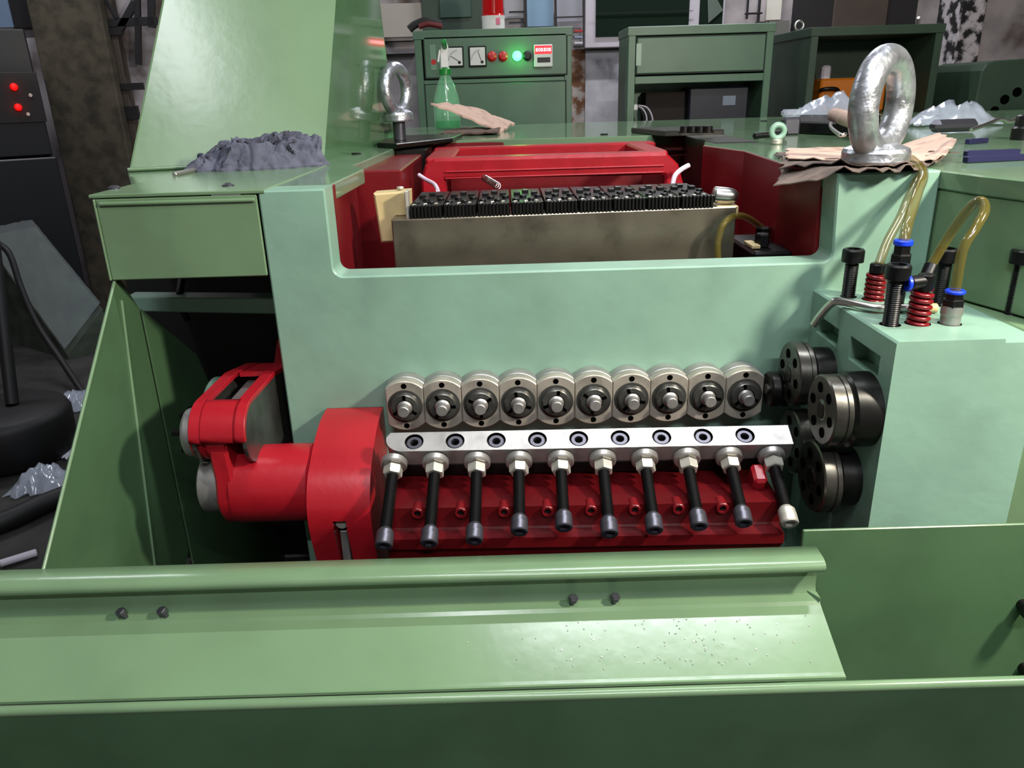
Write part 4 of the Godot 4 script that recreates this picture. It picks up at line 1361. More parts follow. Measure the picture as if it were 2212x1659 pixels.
func deck_things() -> void:
	# cardboard under the near eye bolt
	var ca := oy(1688, 330, D + 0.004)
	var cb := oy(2085, 285, D + 0.030)
	var cc := oy(2062, 345, D + 0.006)
	var cd := oy(1702, 372, D + 0.004)
	var n := FastNoiseLite.new()
	n.seed = 5
	n.frequency = 1.0
	for layer in 3:
		var o := thing("cardboard_sheet", ["torn brown cardboard on top, right under the big eyebolt", "ragged middle sheet of cardboard under the big eyebolt", "lowest crumpled grey-brown cardboard sheet overhanging the red wall"][layer], "cardboard", Vector3(0.6, D, -1.25), "cardboard sheets under the big eyebolt")
		var st := mb()
		var g = [[Vector3(0.515, 0, -1.47), Vector3(0.775, 0.0, -1.44), Vector3(0.695, 0.0, -1.235), Vector3(0.445, 0.0, -1.26)], [Vector3(0.485, 0, -1.42), Vector3(0.72, 0.0, -1.38), Vector3(0.672, 0.0, -1.215), Vector3(0.425, 0.0, -1.225)], [Vector3(0.470, 0, -1.36), Vector3(0.70, 0.0, -1.34), Vector3(0.650, 0.0, -1.20), Vector3(0.400, 0.0, -1.165)]][layer]
		var lift: float = [0.0075, 0.0050, 0.0025][layer]
		var f := func(u: float, v: float) -> Vector3:
			var edge := 1.0
			var uu := u + (n.get_noise_2d(v * 5.0 + layer * 9.0, 3.0) * 0.05 + n.get_noise_2d(v * 17.0, 3.0) * 0.012) * edge
			var vv := v + n.get_noise_2d(u * 6.0, 7.0 + layer * 4.0) * 0.07 + n.get_noise_2d(u * 30.0, layer * 4.0) * 0.02
			var w: Vector3 = g[0].lerp(g[1], uu).lerp(g[3].lerp(g[2], uu), vv)
			w.y += D + lift + n.get_noise_2d(u * 2.5 + layer, v * 3.0) * 0.0008
			w.z += v * 0.125 * sin(PI * clampf(u, 0.0, 1.0))
			w.y += maxf(0.0, u - 0.72) * 0.075 * (1.0 if layer == 0 else 0.2)
			if v > 0.7: w.y += (v - 0.7) * absf(n.get_noise_2d(u * 5.0, layer * 5.0)) * 0.07
			if w.x < 0.46: w.y -= (0.46 - w.x) * 0.25 * layer
			return w
		warp(st, f, 30, 16, 0.0016)
		part(o, "sheet", st, M.card if layer == 0 else M.card_dark)
		if layer == 0:
			for b in [Vector3(0.655, 0.0, -1.22), Vector3(0.672, 0, -1.25), Vector3(0.675, 0, -1.205), Vector3(0.50, 0, -1.22)]:
				st = mb()
				var u: float = (b.x - 0.47) / 0.26
				plan(st, circle(Vector2(b.x, b.z), 0.012, 9).map(func(q): return Vector2(b.x, b.z) + (q - Vector2(b.x, b.z)) * Vector2(0.9 + 0.5 * n.get_noise_2d(q.x * 60, q.y * 60), 0.5)), D + lift + 0.0008 + maxf(0.0, u - 0.72) * 0.075, D + lift + 0.0016 + maxf(0.0, u - 0.72) * 0.075, 0)
				part(o, "oil_stain", st, M.cardstain)
	eyebolt(Vector3(0.532, D + 0.0085, -1.147), 0.0580, 0.0195, Vector3(sin(deg_to_rad(48)), 0, -cos(deg_to_rad(48))), 0.0462, 0.026, 0.0, "big galvanised lifting eyebolt standing on cardboard at the edge of the deck")
	eyebolt(Vector3(-0.2665, D + 0.0120, -2.06), 0.0500, 0.0150, Vector3(sin(deg_to_rad(24)), 0, -cos(deg_to_rad(24))), 0.0375, 0.028, 0.045, "galvanised eyebolt on a dark stem in front of the upright hood")

	# grey rag with a rod sticking out
	var o := thing("rag", "crumpled grey cloth rag lying on the bay cover", "rag", Vector3(-0.44, D, -1.5))
	var nn := FastNoiseLite.new()
	nn.seed = 11
	nn.frequency = 1.0
	var st := mb()
	var a := oy(442, 370)
	var b := oy(690, 358)
	var mid := (a + b) / 2.0
	mid.y = D + 0.0015
	var ex := b - a
	ex.y = 0
	ex = ex.normalized()
	var ez := ex.cross(Vector3.UP)
	nn.fractal_octaves = 1
	var surf := func(u: float, v: float) -> Vector3:
		var x := u * 2.0 - 1.0
		var z := v * 2.0 - 1.0
		# square to disc, so that the outline is round and ragged
		var dx := x * sqrt(1.0 - z * z * 0.5)
		var dz := z * sqrt(1.0 - x * x * 0.5)
		var r := sqrt(dx * dx + dz * dz)
		var t := atan2(dz, dx)
		var rag_ := 1.0 + 0.16 * nn.get_noise_2d(cos(t) * 1.6, sin(t) * 1.6 + 4.0) + 0.10 * nn.get_noise_2d(cos(t) * 4.5 + 9.0, sin(t) * 4.5)
		var px := dx * rag_
		var pz := dz * rag_
		var qx := px * 1.5 + pz * 0.7 + 0.35 * nn.get_noise_2d(px * 1.8, pz * 1.8 + 20.0)
		var qz := pz * 1.9 - px * 0.4 + 0.35 * nn.get_noise_2d(px * 1.8 + 40.0, pz * 1.8)
		var f1 := clampf(absf(nn.get_noise_2d(qx * 1.05, qz * 0.85)) * 1.9, 0.0, 1.0)
		var f2 := clampf(absf(nn.get_noise_2d(qx * 2.1 + 30.0, qz * 1.7)) * 1.9, 0.0, 1.0)
		var edge := clampf((1.0 - r) * 5.0, 0.0, 1.0)
		var hump := (0.018 + 0.014 * px) * (1.0 - r * r)
		var y := edge * (0.008 + hump + 0.036 * f1 * (1.0 - 0.4 * r) + 0.016 * f2)
		# the folds lean over
		var lx := edge * (0.020 * nn.get_noise_2d(qx * 1.2 + 60.0, qz * 1.2) + 0.010 * f1)
		var lz := edge * 0.018 * nn.get_noise_2d(qx * 1.2, qz * 1.2 + 60.0)
		return mid + ex * (px * 0.126 + lx) + ez * (pz * 0.062 + lz * 0.7) + Vector3.UP * (y * 0.78 + 0.003)
	warp(st, surf, 120, 70, 0.003)
	part(o, "cloth", st, M.rag)
	o = thing("thin_rod", "thin grey metal rod sticking out from under the rag", "rod", oy(376, 377, D + 0.006))
	st = mb()
	cyl(st, oy(376, 377, D + 0.0045), oy(500, 350, D + 0.006), 0.0042, 0.001, 14)
	part(o, "rod_body", st, M.steel)

	# spray bottle
	spray_bottle(oy(968, 279))

	# bent cardboard by the bottle, a dark flat piece below it
	o = thing("bent_cardboard", "folded brown cardboard strip propped up beside the spray bottle", "cardboard", oy(1075, 285))
	st = mb()
	var k0 := oy(1082, 283, D + 0.002)
	var zc := k0.z
	var q0 := oz(930, 222, zc + 0.03); var q1 := oz(1000, 224, zc - 0.12); var q2 := oz(1112, 262, zc - 0.12); var q3 := oz(1085, 281, zc + 0.03)
	q3.y = maxf(q3.y, D + 0.004)
	warp(st, func(u: float, v: float) -> Vector3: return q0.lerp(q3, u).lerp(q1.lerp(q2, u), v) + Vector3(0, n.get_noise_2d(u * 2.0, v * 2.0) * 0.012, n.get_noise_2d(u * 6.0, 2.0) * 0.012), 18, 6, 0.006)
	part(o, "upper_flap", st, M.card)
	st = mb()
	var l0 := oy(945, 292, D + 0.003); var l1 := oy(985, 280, D + 0.004); var l2 := oy(1085, 276, D + 0.006); var l3 := oy(1075, 289, D + 0.004)
	warp(st, func(u: float, v: float) -> Vector3: return l0.lerp(l3, u).lerp(l1.lerp(l2, u), v) + Vector3(0, 0.006 + n.get_noise_2d(u * 3.0, v * 2.0) * 0.006, n.get_noise_2d(u * 6.0, 5.0) * 0.02), 18, 6, 0.005)
	part(o, "lower_flap", st, M.cardstain)

	# clear bags with dark parts, tools
	bag(oy(1800, 262), 0.28, 0.12, 0.085, M.film, "crumpled clear plastic bag on the deck behind the big eyebolt", 3)
	bag(oy(2055, 272), 0.22, 0.10, 0.06, M.film, "clear plastic bag of dark parts near the black cap on the deck", 8)
	o = thing("dark_parts", "dark steel parts showing inside the clear bag near the hex key", "parts", oy(2085, 274))
	st = mb()
	box(st, oy(2060, 271, D + 0.016), Vector3(0.11, 0.028, 0.04), 0.010, Basis(Vector3.UP, 0.15))
	part(o, "block", st, M.blackhead)
	o = thing("tool_tray", "flat black tool pouch on the deck with a long narrow tongue", "pouch", oy(1760, 285))
	st = mb()
	var t0 := oy(1690, 280); var t1 := oy(1885, 297)
	plan(st, [Vector2(t0.x, t0.z), Vector2(oy(1720, 270).x, oy(1720, 270).z), Vector2(oy(1900, 272).x, oy(1900, 272).z), Vector2(t1.x, t1.z), Vector2(oy(1700, 288).x, oy(1700, 288).z)], D + 0.001, D + 0.030, 0.004)
	part(o, "pouch_body", st, M.black)
	st = mb()
	cyl(st, oy(1628, 294, D + 0.008), oy(1700, 287, D + 0.012), 0.007, 0.002, 10)
	part(o, "tongue", st, M.black)
	o = thing("small_box", "small dark box with a clear wrapped top beside the tool pouch", "box", oy(1705, 275))
	st = mb()
	box(st, oy(1707, 273, D + 0.02), Vector3(0.040, 0.04, 0.03), 0.004)
	part(o, "box_body", st, M.blackhead)
	st = mb()
	box(st, oy(1707, 273, D + 0.02) + Vector3(0, 0.031, 0), Vector3(0.044, 0.018, 0.034), 0.006)
	part(o, "wrap", st, M.film)
	hex_key([oy(1795, 266, D + 0.035), oy(1795, 275, D + 0.034), oy(1815, 291, D + 0.033), oy(1826, 290, D + 0.033)], 0.0035, "short silver hex key lying on the black tool pouch")
	hex_key([oz(2098, 281, -1.60), oz(2130, 269, -1.62), oz(2160, 258, -1.64), oz(2180, 263, -1.66), oz(2200, 256, -1.68)], 0.004, "long silver cranked hex key sticking out over the cardboard")
	o = thing("wooden_tool", "wooden tool handle poking out behind the big eyebolt", "tool", oy(1825, 268, D))
	st = mb()
	cyl(st, oy(1802, 249, D + 0.04), oy(1850, 262, D + 0.04), 0.017, 0.005, 16)
	part(o, "handle", st, M.card)

	# small steel nut and pins
	o = thing("green_ring_bolt", "small green painted eye nut on the deck beside the cardboard", "eye nut", oy(1678, 312))
	st = mb()
	var rc := oy(1678, 312) + Vector3(0, 0.026, 0)
	var rp := []
	for i in 28: rp.append(rc + Vector3(cos(TAU * i / 28.0) * 0.013, sin(TAU * i / 28.0) * 0.013, 0))
	tube(st, rp, 0.006, 10, true)
	part(o, "eye", st, M.cast)
	st = mb()
	cyl(st, rc - Vector3(0, 0.026, 0), rc - Vector3(0, 0.015, 0), 0.011, 0.002, 18)
	part(o, "foot", st, M.nut)
	var j := 0
	for e in [[2085, 332, 2200, 328], [2085, 345, 2212, 339], [2090, 306, 2130, 303]]:
		o = thing("steel_pin", ["dark blue square steel pin in the middle beside the cardboard", "dark blue square steel pin nearest the deck edge beside the cardboard", "short dark pin farthest from the deck edge by the cardboard"][j], "pin", oy(e[0], e[1]), "dark pins lying beside the cardboard")
		st = mb()
		var z0 := oy(e[0], e[1], D + 0.005)
		var z1 := oy(e[2], e[3], D + 0.005)
		box(st, (z0 + z1) / 2.0, Vector3(z0.distance_to(z1), 0.009, 0.012), 0.001, Basis((z1 - z0).normalized(), Vector3.UP, (z1 - z0).normalized().cross(Vector3.UP)))
		part(o, "pin_body", st, M.pinblue)
		j += 1
	o = thing("bottle_cap", "black cap with a bright top on the deck near the right border", "cap", oy(2208, 300))
	st = mb()
	lathe(st, [Vector2(0, 0), Vector2(0.022, 0), Vector2(0.022, 0.022), Vector2(0.018, 0.026), Vector2(0.018, 0.045), Vector2(0.014, 0.048), Vector2(0, 0.048)], Transform3D(Basis(), oy(2208, 302)), 24)
	part(o, "cap_body", st, M.black)

	# upright hood at the left
	o = thing("hood", "tall upright green sheet metal hood standing on the deck behind the rag", "hood", Vector3(-0.5, D, -1.8))
	var A := Vector3(-0.6900, D, -1.466)
	var B := Vector3(-0.3545, D, -1.567)
	var G := Vector3(-0.300, D, -2.24)
	var H := Vector3(-0.66, D, -2.24)
	var A2 := Vector3(-0.60839, 1.32566, -1.62928)
	var B2 := Vector3(-0.3142, 1.3315, -1.72)
	var G2 := Vector3(-0.2876, 1.37404, -2.01341)
	var H2 := Vector3(-0.60, 1.374, -2.02)
	st = mb()
	sheet(st, A, B, B2, A2)
	part(o, "front_sheet", st, M.tin)
	st = mb()
	sheet(st, B, G, G2, B2)
	part(o, "side_sheet", st, M.glossy, "dark glossy side sheet that mirrors the eyebolt")
	st = mb()
	sheet(st, G, H, H2, G2)
	part(o, "rear_sheet", st, M.tin)
	st = mb()
	sheet(st, H, A, A2, H2)
	part(o, "side_sheet", st, M.tin)
	st = mb()
	tube(st, [A + Vector3(0, 0.004, 0.003), B + Vector3(0, 0.004, 0.003)], 0.0035, 8)
	part(o, "foot_bead", st, M.tin)

func hex_key(pts: Array, r: float, label: String) -> void:
	var o := thing("hex_key", label, "hex key", pts[0])
	var st := mb()
	tube(st, smooth_path(pts, 5), r, 6)
	part(o, "shaft", st, M.bright)

func bag(at: Vector3, w: float, d: float, h: float, m: Material, label: String, s: int) -> void:
	var o := thing("plastic_bag", label, "bag", at)
	var n := FastNoiseLite.new()
	n.seed = s
	n.frequency = 1.6
	var st := mb()
	var f := func(u: float, v: float) -> Vector3:
		var x := u - 0.5
		var z := v - 0.5
		var e := clampf(1.0 - pow(absf(x) * 2.0, 2.5), 0, 1) * clampf(1.0 - pow(absf(z) * 2.0, 2.5), 0, 1)
		return at + Vector3(x * w, 0.006 + h * e * (0.75 + 0.55 * n.get_noise_2d(u * 3.0, v * 3.0)) + 0.012 * absf(n.get_noise_2d(u * 9.0, v * 9.0)), z * d + 0.03 * n.get_noise_2d(u * 2.0, 4.0))
	warp(st, f, 22, 12, 0.003)
	part(o, "film", st, m)

func spray_bottle(at: Vector3) -> void:
	var o := thing("spray_bottle", "clear green spray bottle with a white trigger head standing on the deck", "bottle", at)
	var x := Transform3D(Basis(), at)
	var s := 1.0
	var clear := mat(Color(0.55, 0.85, 0.65, 0.30), 0.08)
	clear.transparency = BaseMaterial3D.TRANSPARENCY_ALPHA
	var liquid := mat(Color(0.25, 0.75, 0.40, 0.6), 0.1)
	liquid.transparency = BaseMaterial3D.TRANSPARENCY_ALPHA
	var st := mb()
	lathe(st, [Vector2(0, 0.002), Vector2(0.044, 0.002), Vector2(0.047, 0.006), Vector2(0.047, 0.085), Vector2(0.044, 0.105), Vector2(0.038, 0.125), Vector2(0.030, 0.150), Vector2(0.020, 0.172), Vector2(0.015, 0.180), Vector2(0.015, 0.188)], x, 32, true)
	part(o, "bottle_body", st, clear)
	st = mb()
	lathe(st, [Vector2(0, 0.004), Vector2(0.043, 0.004), Vector2(0.0455, 0.007), Vector2(0.0455, 0.030), Vector2(0, 0.030)], x, 28)
	part(o, "liquid", st, liquid)
	var green := mat(Color(0.08, 0.48, 0.18), 0.35)
	st = mb()
	lathe(st, [Vector2(0.0, 0.182), Vector2(0.021, 0.182), Vector2(0.021, 0.200), Vector2(0.017, 0.205), Vector2(0.0, 0.205)], x, 24)
	part(o, "collar", st, green)
	st = mb()
	ext(st, [Vector2(-0.014, 0.204), Vector2(0.014, 0.204), Vector2(0.012, 0.235), Vector2(0.016, 0.270), Vector2(0.010, 0.288), Vector2(-0.004, 0.285), Vector2(-0.012, 0.255)], -0.011, 0.011, x, 0.003)
	part(o, "head", st, M.white)
	st = mb()
	cyl(st, x * Vector3(0.004, 0.270, 0.006), x * Vector3(0.004, 0.288, 0.045), 0.009, 0.002, 16)
	part(o, "nozzle", st, green)
	st = mb()
	ext(st, [Vector2(-0.024, 0.225), Vector2(-0.018, 0.222), Vector2(-0.010, 0.262), Vector2(-0.016, 0.262)], 0.008, 0.016, x, 0.001)
	part(o, "trigger", st, M.white)
	st = mb()
	cyl(st, x * Vector3(0.002, 0.008, 0), x * Vector3(0, 0.185, 0), 0.003, 0.0005, 8)
	part(o, "dip_tube", st, M.white)

# ------------------------------------------------------------------ cabinets and the wall behind
func frame_box(o: Node3D, a: Vector3, b: Vector3, m: Material, open_low := -1.0) -> void:
	# carcass: two sides, top, back and bottom; a middle rail when the lower half is open
	var t := 0.03
	var st := mb()
	span(st, a, Vector3(a.x + t, b.y, b.z)); part(o, "side_post", st, m)
	st = mb()
	span(st, Vector3(b.x - t, a.y, a.z), b); part(o, "side_post", st, m)
	st = mb()
	span(st, Vector3(a.x - 0.004, b.y - t, a.z), b + Vector3(0.004, 0.004, 0.004)); part(o, "top", st, m)
	st = mb()
	span(st, Vector3(a.x + t, a.y, a.z), Vector3(b.x - t, b.y - t, a.z + 0.01), 0); part(o, "back", st, m)
	st = mb()
	span(st, Vector3(a.x + t, a.y, a.z), Vector3(b.x - t, a.y + t, b.z), 0); part(o, "bottom", st, m)
	if open_low > 0.0:
		st = mb()
		span(st, Vector3(a.x + t, open_low, a.z + 0.01), Vector3(b.x - t, open_low + t, b.z)); part(o, "middle_rail", st, m)

func dial(o: Node3D, c: Vector3, label: String, ang: float) -> void:
	var st := mb()
	box(st, c + Vector3(0, 0, 0.006), Vector3(0.074, 0.080, 0.014), 0.002)
	var fr := part(o, "meter", st, M.black, label)
	st = mb()
	box(st, c + Vector3(0, 0, 0.0135), Vector3(0.062, 0.068, 0.002), 0.0005)
	part(fr, "dial_face", st, M.white)
	st = mb()
	var pv := c + Vector3(0.014, -0.016, 0.0155)
	box(st, pv + Vector3(cos(ang), sin(ang), 0) * 0.018, Vector3(0.036, 0.0022, 0.001), 0, Basis(Vector3(0, 0, 1), ang))
	part(fr, "needle", st, M.black)
	st = mb()
	cyl(st, c + Vector3(0.018, -0.022, 0.0145), c + Vector3(0.018, -0.022, 0.0185), 0.006, 0.001, 14)
	part(fr, "screw", st, M.black)
	st = mb()
	for k in 9:
		var t := lerpf(1.75, 3.0, k / 8.0)
		box(st, pv + Vector3(cos(t), sin(t), 0) * 0.040, Vector3(0.006, 0.0014, 0.001), 0, Basis(Vector3(0, 0, 1), t))
	part(fr, "scale", st, M.black)

func background() -> void:
	var st: SurfaceTool
	# control cabinet
	var z := -3.5
	var o := thing("control_cabinet", "green control cabinet with two meters, buttons, a lit green lamp and a red display", "cabinet", Vector3(-0.03, 0, -3.7))
	var a := Vector3(-0.364, 0.0, -3.9)
	var b := Vector3(0.291, 1.312, z)
	frame_box(o, a, b, M.cabinet, 1.095)
	st = mb()
	var pa := oz(915, 80, z); var pb := oz(1224, 160, z)
	span(st, Vector3(pa.x, pb.y, z - 0.02), Vector3(pb.x, pa.y, z + 0.004), 0.003)
	part(o, "instrument_panel", st, M.cabinet)
	st = mb()
	span(st, Vector3(pa.x - 0.004, pb.y - 0.004, z - 0.02), Vector3(pb.x + 0.004, pa.y + 0.004, z + 0.0006), 0)
	part(o, "panel_gap", st, M.seam)
	st = mb()
	var da := oz(918, 184, z); var db := oz(1222, 290, z)
	span(st, Vector3(da.x, 0.25, z - 0.02), Vector3(db.x, da.y, z + 0.004), 0.003)
	part(o, "lower_door", st, M.cabinet)
	st = mb()
	span(st, Vector3(da.x - 0.004, 0.245, z - 0.02), Vector3(db.x + 0.004, da.y + 0.004, z + 0.0006), 0)
	part(o, "door_gap", st, M.seam)
	var zf := z + 0.004
	dial(o, oz(983, 123, zf), "square white meter half hidden by the bottle", 2.6)
	dial(o, oz(1032, 122, zf), "square white meter with its needle up", 1.9)
	for c in [Vector2(1063, 122), Vector2(1087, 122)]:
		st = mb()
		var w := oz(c.x, c.y, zf)
		lathe(st, [Vector2(0, 0), Vector2(0.020, 0), Vector2(0.020, 0.006), Vector2(0.0165, 0.007), Vector2(0.0165, 0.016), Vector2(0.012, 0.020), Vector2(0, 0.021)], along(w, Vector3(0, 0, 1)), 24)
		part(o, "push_button", st, mat(Color(0.75, 0.10, 0.07), 0.35), "red push button")
	st = mb()
	var gl := oz(1117, 121, zf)
	lathe(st, [Vector2(0, 0), Vector2(0.020, 0), Vector2(0.020, 0.010), Vector2(0.015, 0.018), Vector2(0, 0.021)], along(gl, Vector3(0, 0, 1)), 24)
	part(o, "signal_lamp", st, glow(Color(0.30, 1.0, 0.48), 3.5), "lit green signal lamp")
	var gll := OmniLight3D.new()
	gll.name = "signal_lamp_light"
	gll.position = gl + Vector3(0, 0, 0.035)
	gll.omni_range = 6.0
	gll.omni_attenuation = 2.0
	gll.light_size = 0.015
	light_common(gll, Color(0.25, 1.0, 0.45), 0.006)
	st = mb()
	var kn := oz(1139, 121, zf)
	lathe(st, [Vector2(0, 0), Vector2(0.019, 0), Vector2(0.019, 0.008), Vector2(0.012, 0.010), Vector2(0.011, 0.026), Vector2(0, 0.026)], along(kn, Vector3(0, 0, 1)), 20)
	part(o, "selector_knob", st, M.black)
	st = mb()
	var cp := oz(1173, 121, zf)
	box(st, cp + Vector3(0, 0, 0.010), Vector3(0.078, 0.086, 0.022), 0.003)
	var counter := part(o, "counter", st, M.white, "white counter with a glowing red display")
	st = mb()
	box(st, cp + Vector3(0, 0.023, 0.0208), Vector3(0.070, 0.032, 0.002), 0.0005)
	part(counter, "display", st, glow(Color(0.9, 0.06, 0.12), 0.9))
	st = mb()
	box(st, cp + Vector3(0.002, -0.016, 0.0208), Vector3(0.054, 0.020, 0.002), 0.0005)
	part(counter, "keypad", st, M.black)
	var tm := TextMesh.new()
	var sf := SystemFont.new()
	sf.font_names = PackedStringArray(["Droid Sans Mono"])
	tm.font = sf
	tm.text = "808808"
	tm.font_size = 22
	tm.pixel_size = 0.00082
	tm.depth = 0.001
	var digits := part(counter, "digits", tm, glow(Color(1.0, 0.75, 0.80), 4.0))
	digits.transform = counter.transform.affine_inverse() * o.transform.affine_inverse() * Transform3D(Basis(), cp + Vector3(0, 0.023, 0.0225))
	st = mb()
	var np := oz(936, 124, zf)
	box(st, np + Vector3(0, 0, 0.001), Vector3(0.024, 0.098, 0.002), 0.0005)
	var name_plate := part(o, "name_plate", st, mat(Color(0.42, 0.56, 0.47), 0.4))
	st = mb()
	cyl(st, oz(937, 134, zf + 0.002), oz(937, 134, zf + 0.002) + Vector3(0, 0, 0.001), 0.011, 0.0, 18)
	part(name_plate, "red_dot", st, mat(Color(0.70, 0.14, 0.10), 0.4))

	# beacon on the cabinet
	o = thing("beacon", "red signal beacon with a white base on the control cabinet", "beacon", Vector3(-0.03, 1.316, -3.62))
	var bc := oz(1066, 62, -3.6)
	bc.y = 1.316
	st = mb()
	lathe(st, [Vector2(0, 0), Vector2(0.048, 0), Vector2(0.048, 0.040), Vector2(0.050, 0.055), Vector2(0, 0.055)], Transform3D(Basis(), bc), 32)
	part(o, "base", st, M.white)
	st = mb()
	lathe(st, [Vector2(0.050, 0.055), Vector2(0.046, 0.062), Vector2(0.044, 0.16), Vector2(0.030, 0.185), Vector2(0, 0.19)], Transform3D(Basis(), bc), 32)
	part(o, "lens", st, mat(Color(0.70, 0.05, 0.06), 0.15))
	st = mb()
	box(st, bc + Vector3(0.020, 0.032, 0.0465), Vector3(0.018, 0.026, 0.006), 0.001)
	part(o, "label_plate", st, mat(Color(0.85, 0.45, 0.55), 0.5))
	o = thing("pliers", "dark pliers with a red handle lying on the control cabinet", "pliers", Vector3(-0.3, 1.316, -3.6))
	st = mb()
	tube(st, smooth_path([oz(884, 64, -3.56), oz(896, 54, -3.56), oz(920, 46, -3.56), oz(953, 54, -3.56)]), 0.016, 10, false, 0.6)
	part(o, "jaw", st, M.rubber)
	st = mb()
	tube(st, smooth_path([oz(905, 58, -3.54), oz(925, 52, -3.54), oz(955, 57, -3.54)]), 0.011, 10)
	part(o, "handle", st, mat(Color(0.35, 0.05, 0.06), 0.5))

	# second cabinet with an open lower half
	z = -3.45
	o = thing("open_cabinet", "green cabinet with a plain upper panel and an open dark lower half", "cabinet", Vector3(0.82, 0, -3.6))
	a = Vector3(0.520, 0.0, -3.73)
	b = Vector3(1.117, 1.300, z)
	frame_box(o, a, b, M.cabinet, 1.085)
	pa = oz(1357, 78, z); pb = oz(1651, 152, z)
	st = mb()
	span(st, Vector3(0.556, 1.125, z - 0.02), Vector3(1.083, 1.262, z + 0.004), 0.003)
	part(o, "upper_panel", st, M.cabinet)
	st = mb()
	span(st, Vector3(0.552, 1.121, z - 0.02), Vector3(1.087, 1.266, z + 0.0006), 0)
	part(o, "panel_gap", st, M.seam)
	st = mb()
	box(st, oz(1380, 118, z + 0.005), Vector3(0.022, 0.085, 0.002), 0.0005)
	part(o, "name_plate", st, mat(Color(0.55, 0.66, 0.58), 0.4))
	st = mb()
	span(st, Vector3(0.552, 0.86, -3.72), Vector3(1.086, 0.875, z - 0.01), 0.001)
	part(o, "shelf", st, M.cabinet_dark)
	o = thing("blue_crate", "dark blue crate with a white sticker on the cabinet shelf", "crate", Vector3(0.93, 0.875, -3.6))
	st = mb()
	var ca := oz(1488, 190, -3.55); var cb := oz(1610, 262, -3.55)
	span(st, Vector3(ca.x, 0.876, -3.70), Vector3(cb.x, ca.y, -3.53), 0.006)
	part(o, "crate_body", st, mat(Color(0.07, 0.09, 0.15), 0.5))
	st = mb()
	box(st, oz(1575, 217, -3.529), Vector3(0.055, 0.038, 0.002), 0.0)
	part(o, "sticker", st, mat(Color(0.45, 0.50, 0.56), 0.5))
	o = thing("brown_carton", "dark brown carton on the cabinet shelf beside the blue crate", "carton", Vector3(0.72, 0.875, -3.6))
	st = mb()
	var ba := oz(1395, 200, -3.6); var bb := oz(1480, 262, -3.6)
	span(st, Vector3(ba.x, 0.876, -3.71), Vector3(bb.x, ba.y, -3.6), 0.003)
	part(o, "carton_body", st, mat(Color(0.12, 0.09, 0.07), 0.8))
	o = thing("wire_bundle", "loose grey wires hanging at the left of the open cabinet", "wires", Vector3(0.58, 0.88, -3.5))
	for k in 4:
		st = mb()
		tube(st, smooth_path([oz(1370 + 3 * k, 228, -3.5), oz(1382 + 5 * k, 235 - k, -3.5), oz(1390 + 6 * k, 250, -3.49), oz(1390 + 7 * k, 275, -3.49)]), 0.004, 8)
		part(o, "wire", st, M.frame if k % 2 else M.rubber)
	o = thing("white_plug", "small white plug hanging among the wires", "plug", oz(1368, 232, -3.48))
	st = mb()
	box(st, oz(1368, 232, -3.48), Vector3(0.035, 0.025, 0.03), 0.004)
	part(o, "plug_body", st, M.white)

	# third cabinet, open, darker
	z = -3.35
	o = thing("deep_cabinet", "dark green deep open cabinet holding yellow things, behind the big eyebolt", "cabinet", Vector3(1.5, 0, -3.6))
	a = Vector3(1.234, 0.0, -3.84)
	b = Vector3(1.762, 1.272, z)
	frame_box(o, a, b, M.cabinet_dark)
	st = mb()
	span(st, Vector3(1.264, 0.93, -3.83), Vector3(1.732, 0.945, z - 0.02), 0.001)
	part(o, "shelf", st, M.cabinet_dark)
	o = thing("yellow_case", "yellow tool case on the shelf of the deep cabinet", "case", Vector3(1.45, 0.945, -3.6))
	st = mb()
	var ya := oz(1775, 170, -3.55); var yb := oz(1852, 215, -3.55)
	span(st, Vector3(ya.x, 0.946, -3.70), Vector3(yb.x + 0.12, ya.y, -3.55), 0.008)
	part(o, "case_body", st, mat(Color(0.72, 0.40, 0.04), 0.5))
	st = mb()
	tube(st, smooth_path([oz(1770, 196, -3.545), oz(1785, 192, -3.53), oz(1808, 193, -3.53), oz(1812, 206, -3.545)]), 0.008, 8)
	part(o, "handle", st, M.black)
	o = thing("grey_tool", "small pale grey tool standing on the yellow case", "tool", oz(1782, 155, -3.5))
	st = mb()
	box(st, oz(1782, 160, -3.6), Vector3(0.04, 0.07, 0.04), 0.008)
	part(o, "tool_body", st, M.frame)
	o = thing("steel_ring", "small bright steel ring on top of the deep cabinet", "ring", oz(1728, 62, -3.6))
	st = mb()
	var rc := oz(1727, 52, -3.62)
	rc.y = 1.276 + 0.025
	var rp := []
	for i in 28: rp.append(rc + Vector3(cos(TAU * i / 28.0) * 0.018, sin(TAU * i / 28.0) * 0.018, 0))
	tube(st, rp, 0.005, 10, true)
	part(o, "ring_body", st, M.bright)

	# wall: window, bars, papers, brown door, pillar
	st = mb()
	var w0 := oz(1262, 105, -4.29); var w1 := oz(1575, -160, -4.29)
	span(st, Vector3(w0.x, w0.y, -4.31), Vector3(w1.x, w1.y, -4.26), 0.004)
	var win := struct("window_1", st, M.frame)
	st = mb()
	var g0 := oz(1287, 80, -4.25); var g1 := oz(1497, -140, -4.25)
	span(st, Vector3(g0.x, g0.y, -4.27), Vector3(g1.x, g1.y, -4.252), 0)
	part(win, "pane", st, M.paneglass)
	st = mb()
	var g2 := oz(1510, 62, -4.25); var g3 := oz(1572, -140, -4.25)
	span(st, Vector3(g2.x, g2.y, -4.27), Vector3(g3.x, g3.y, -4.252), 0)
	part(win, "pane", st, M.paneglass)
	for e in [[1287, 30, 1497, 30]]:
		st = mb()
		span(st, oz(e[0], e[1], -4.248), oz(e[2], e[3], -4.248) + Vector3(0, 0.015, 0.004), 0)
		part(win, "glazing_bar", st, M.bar)
	st = mb()
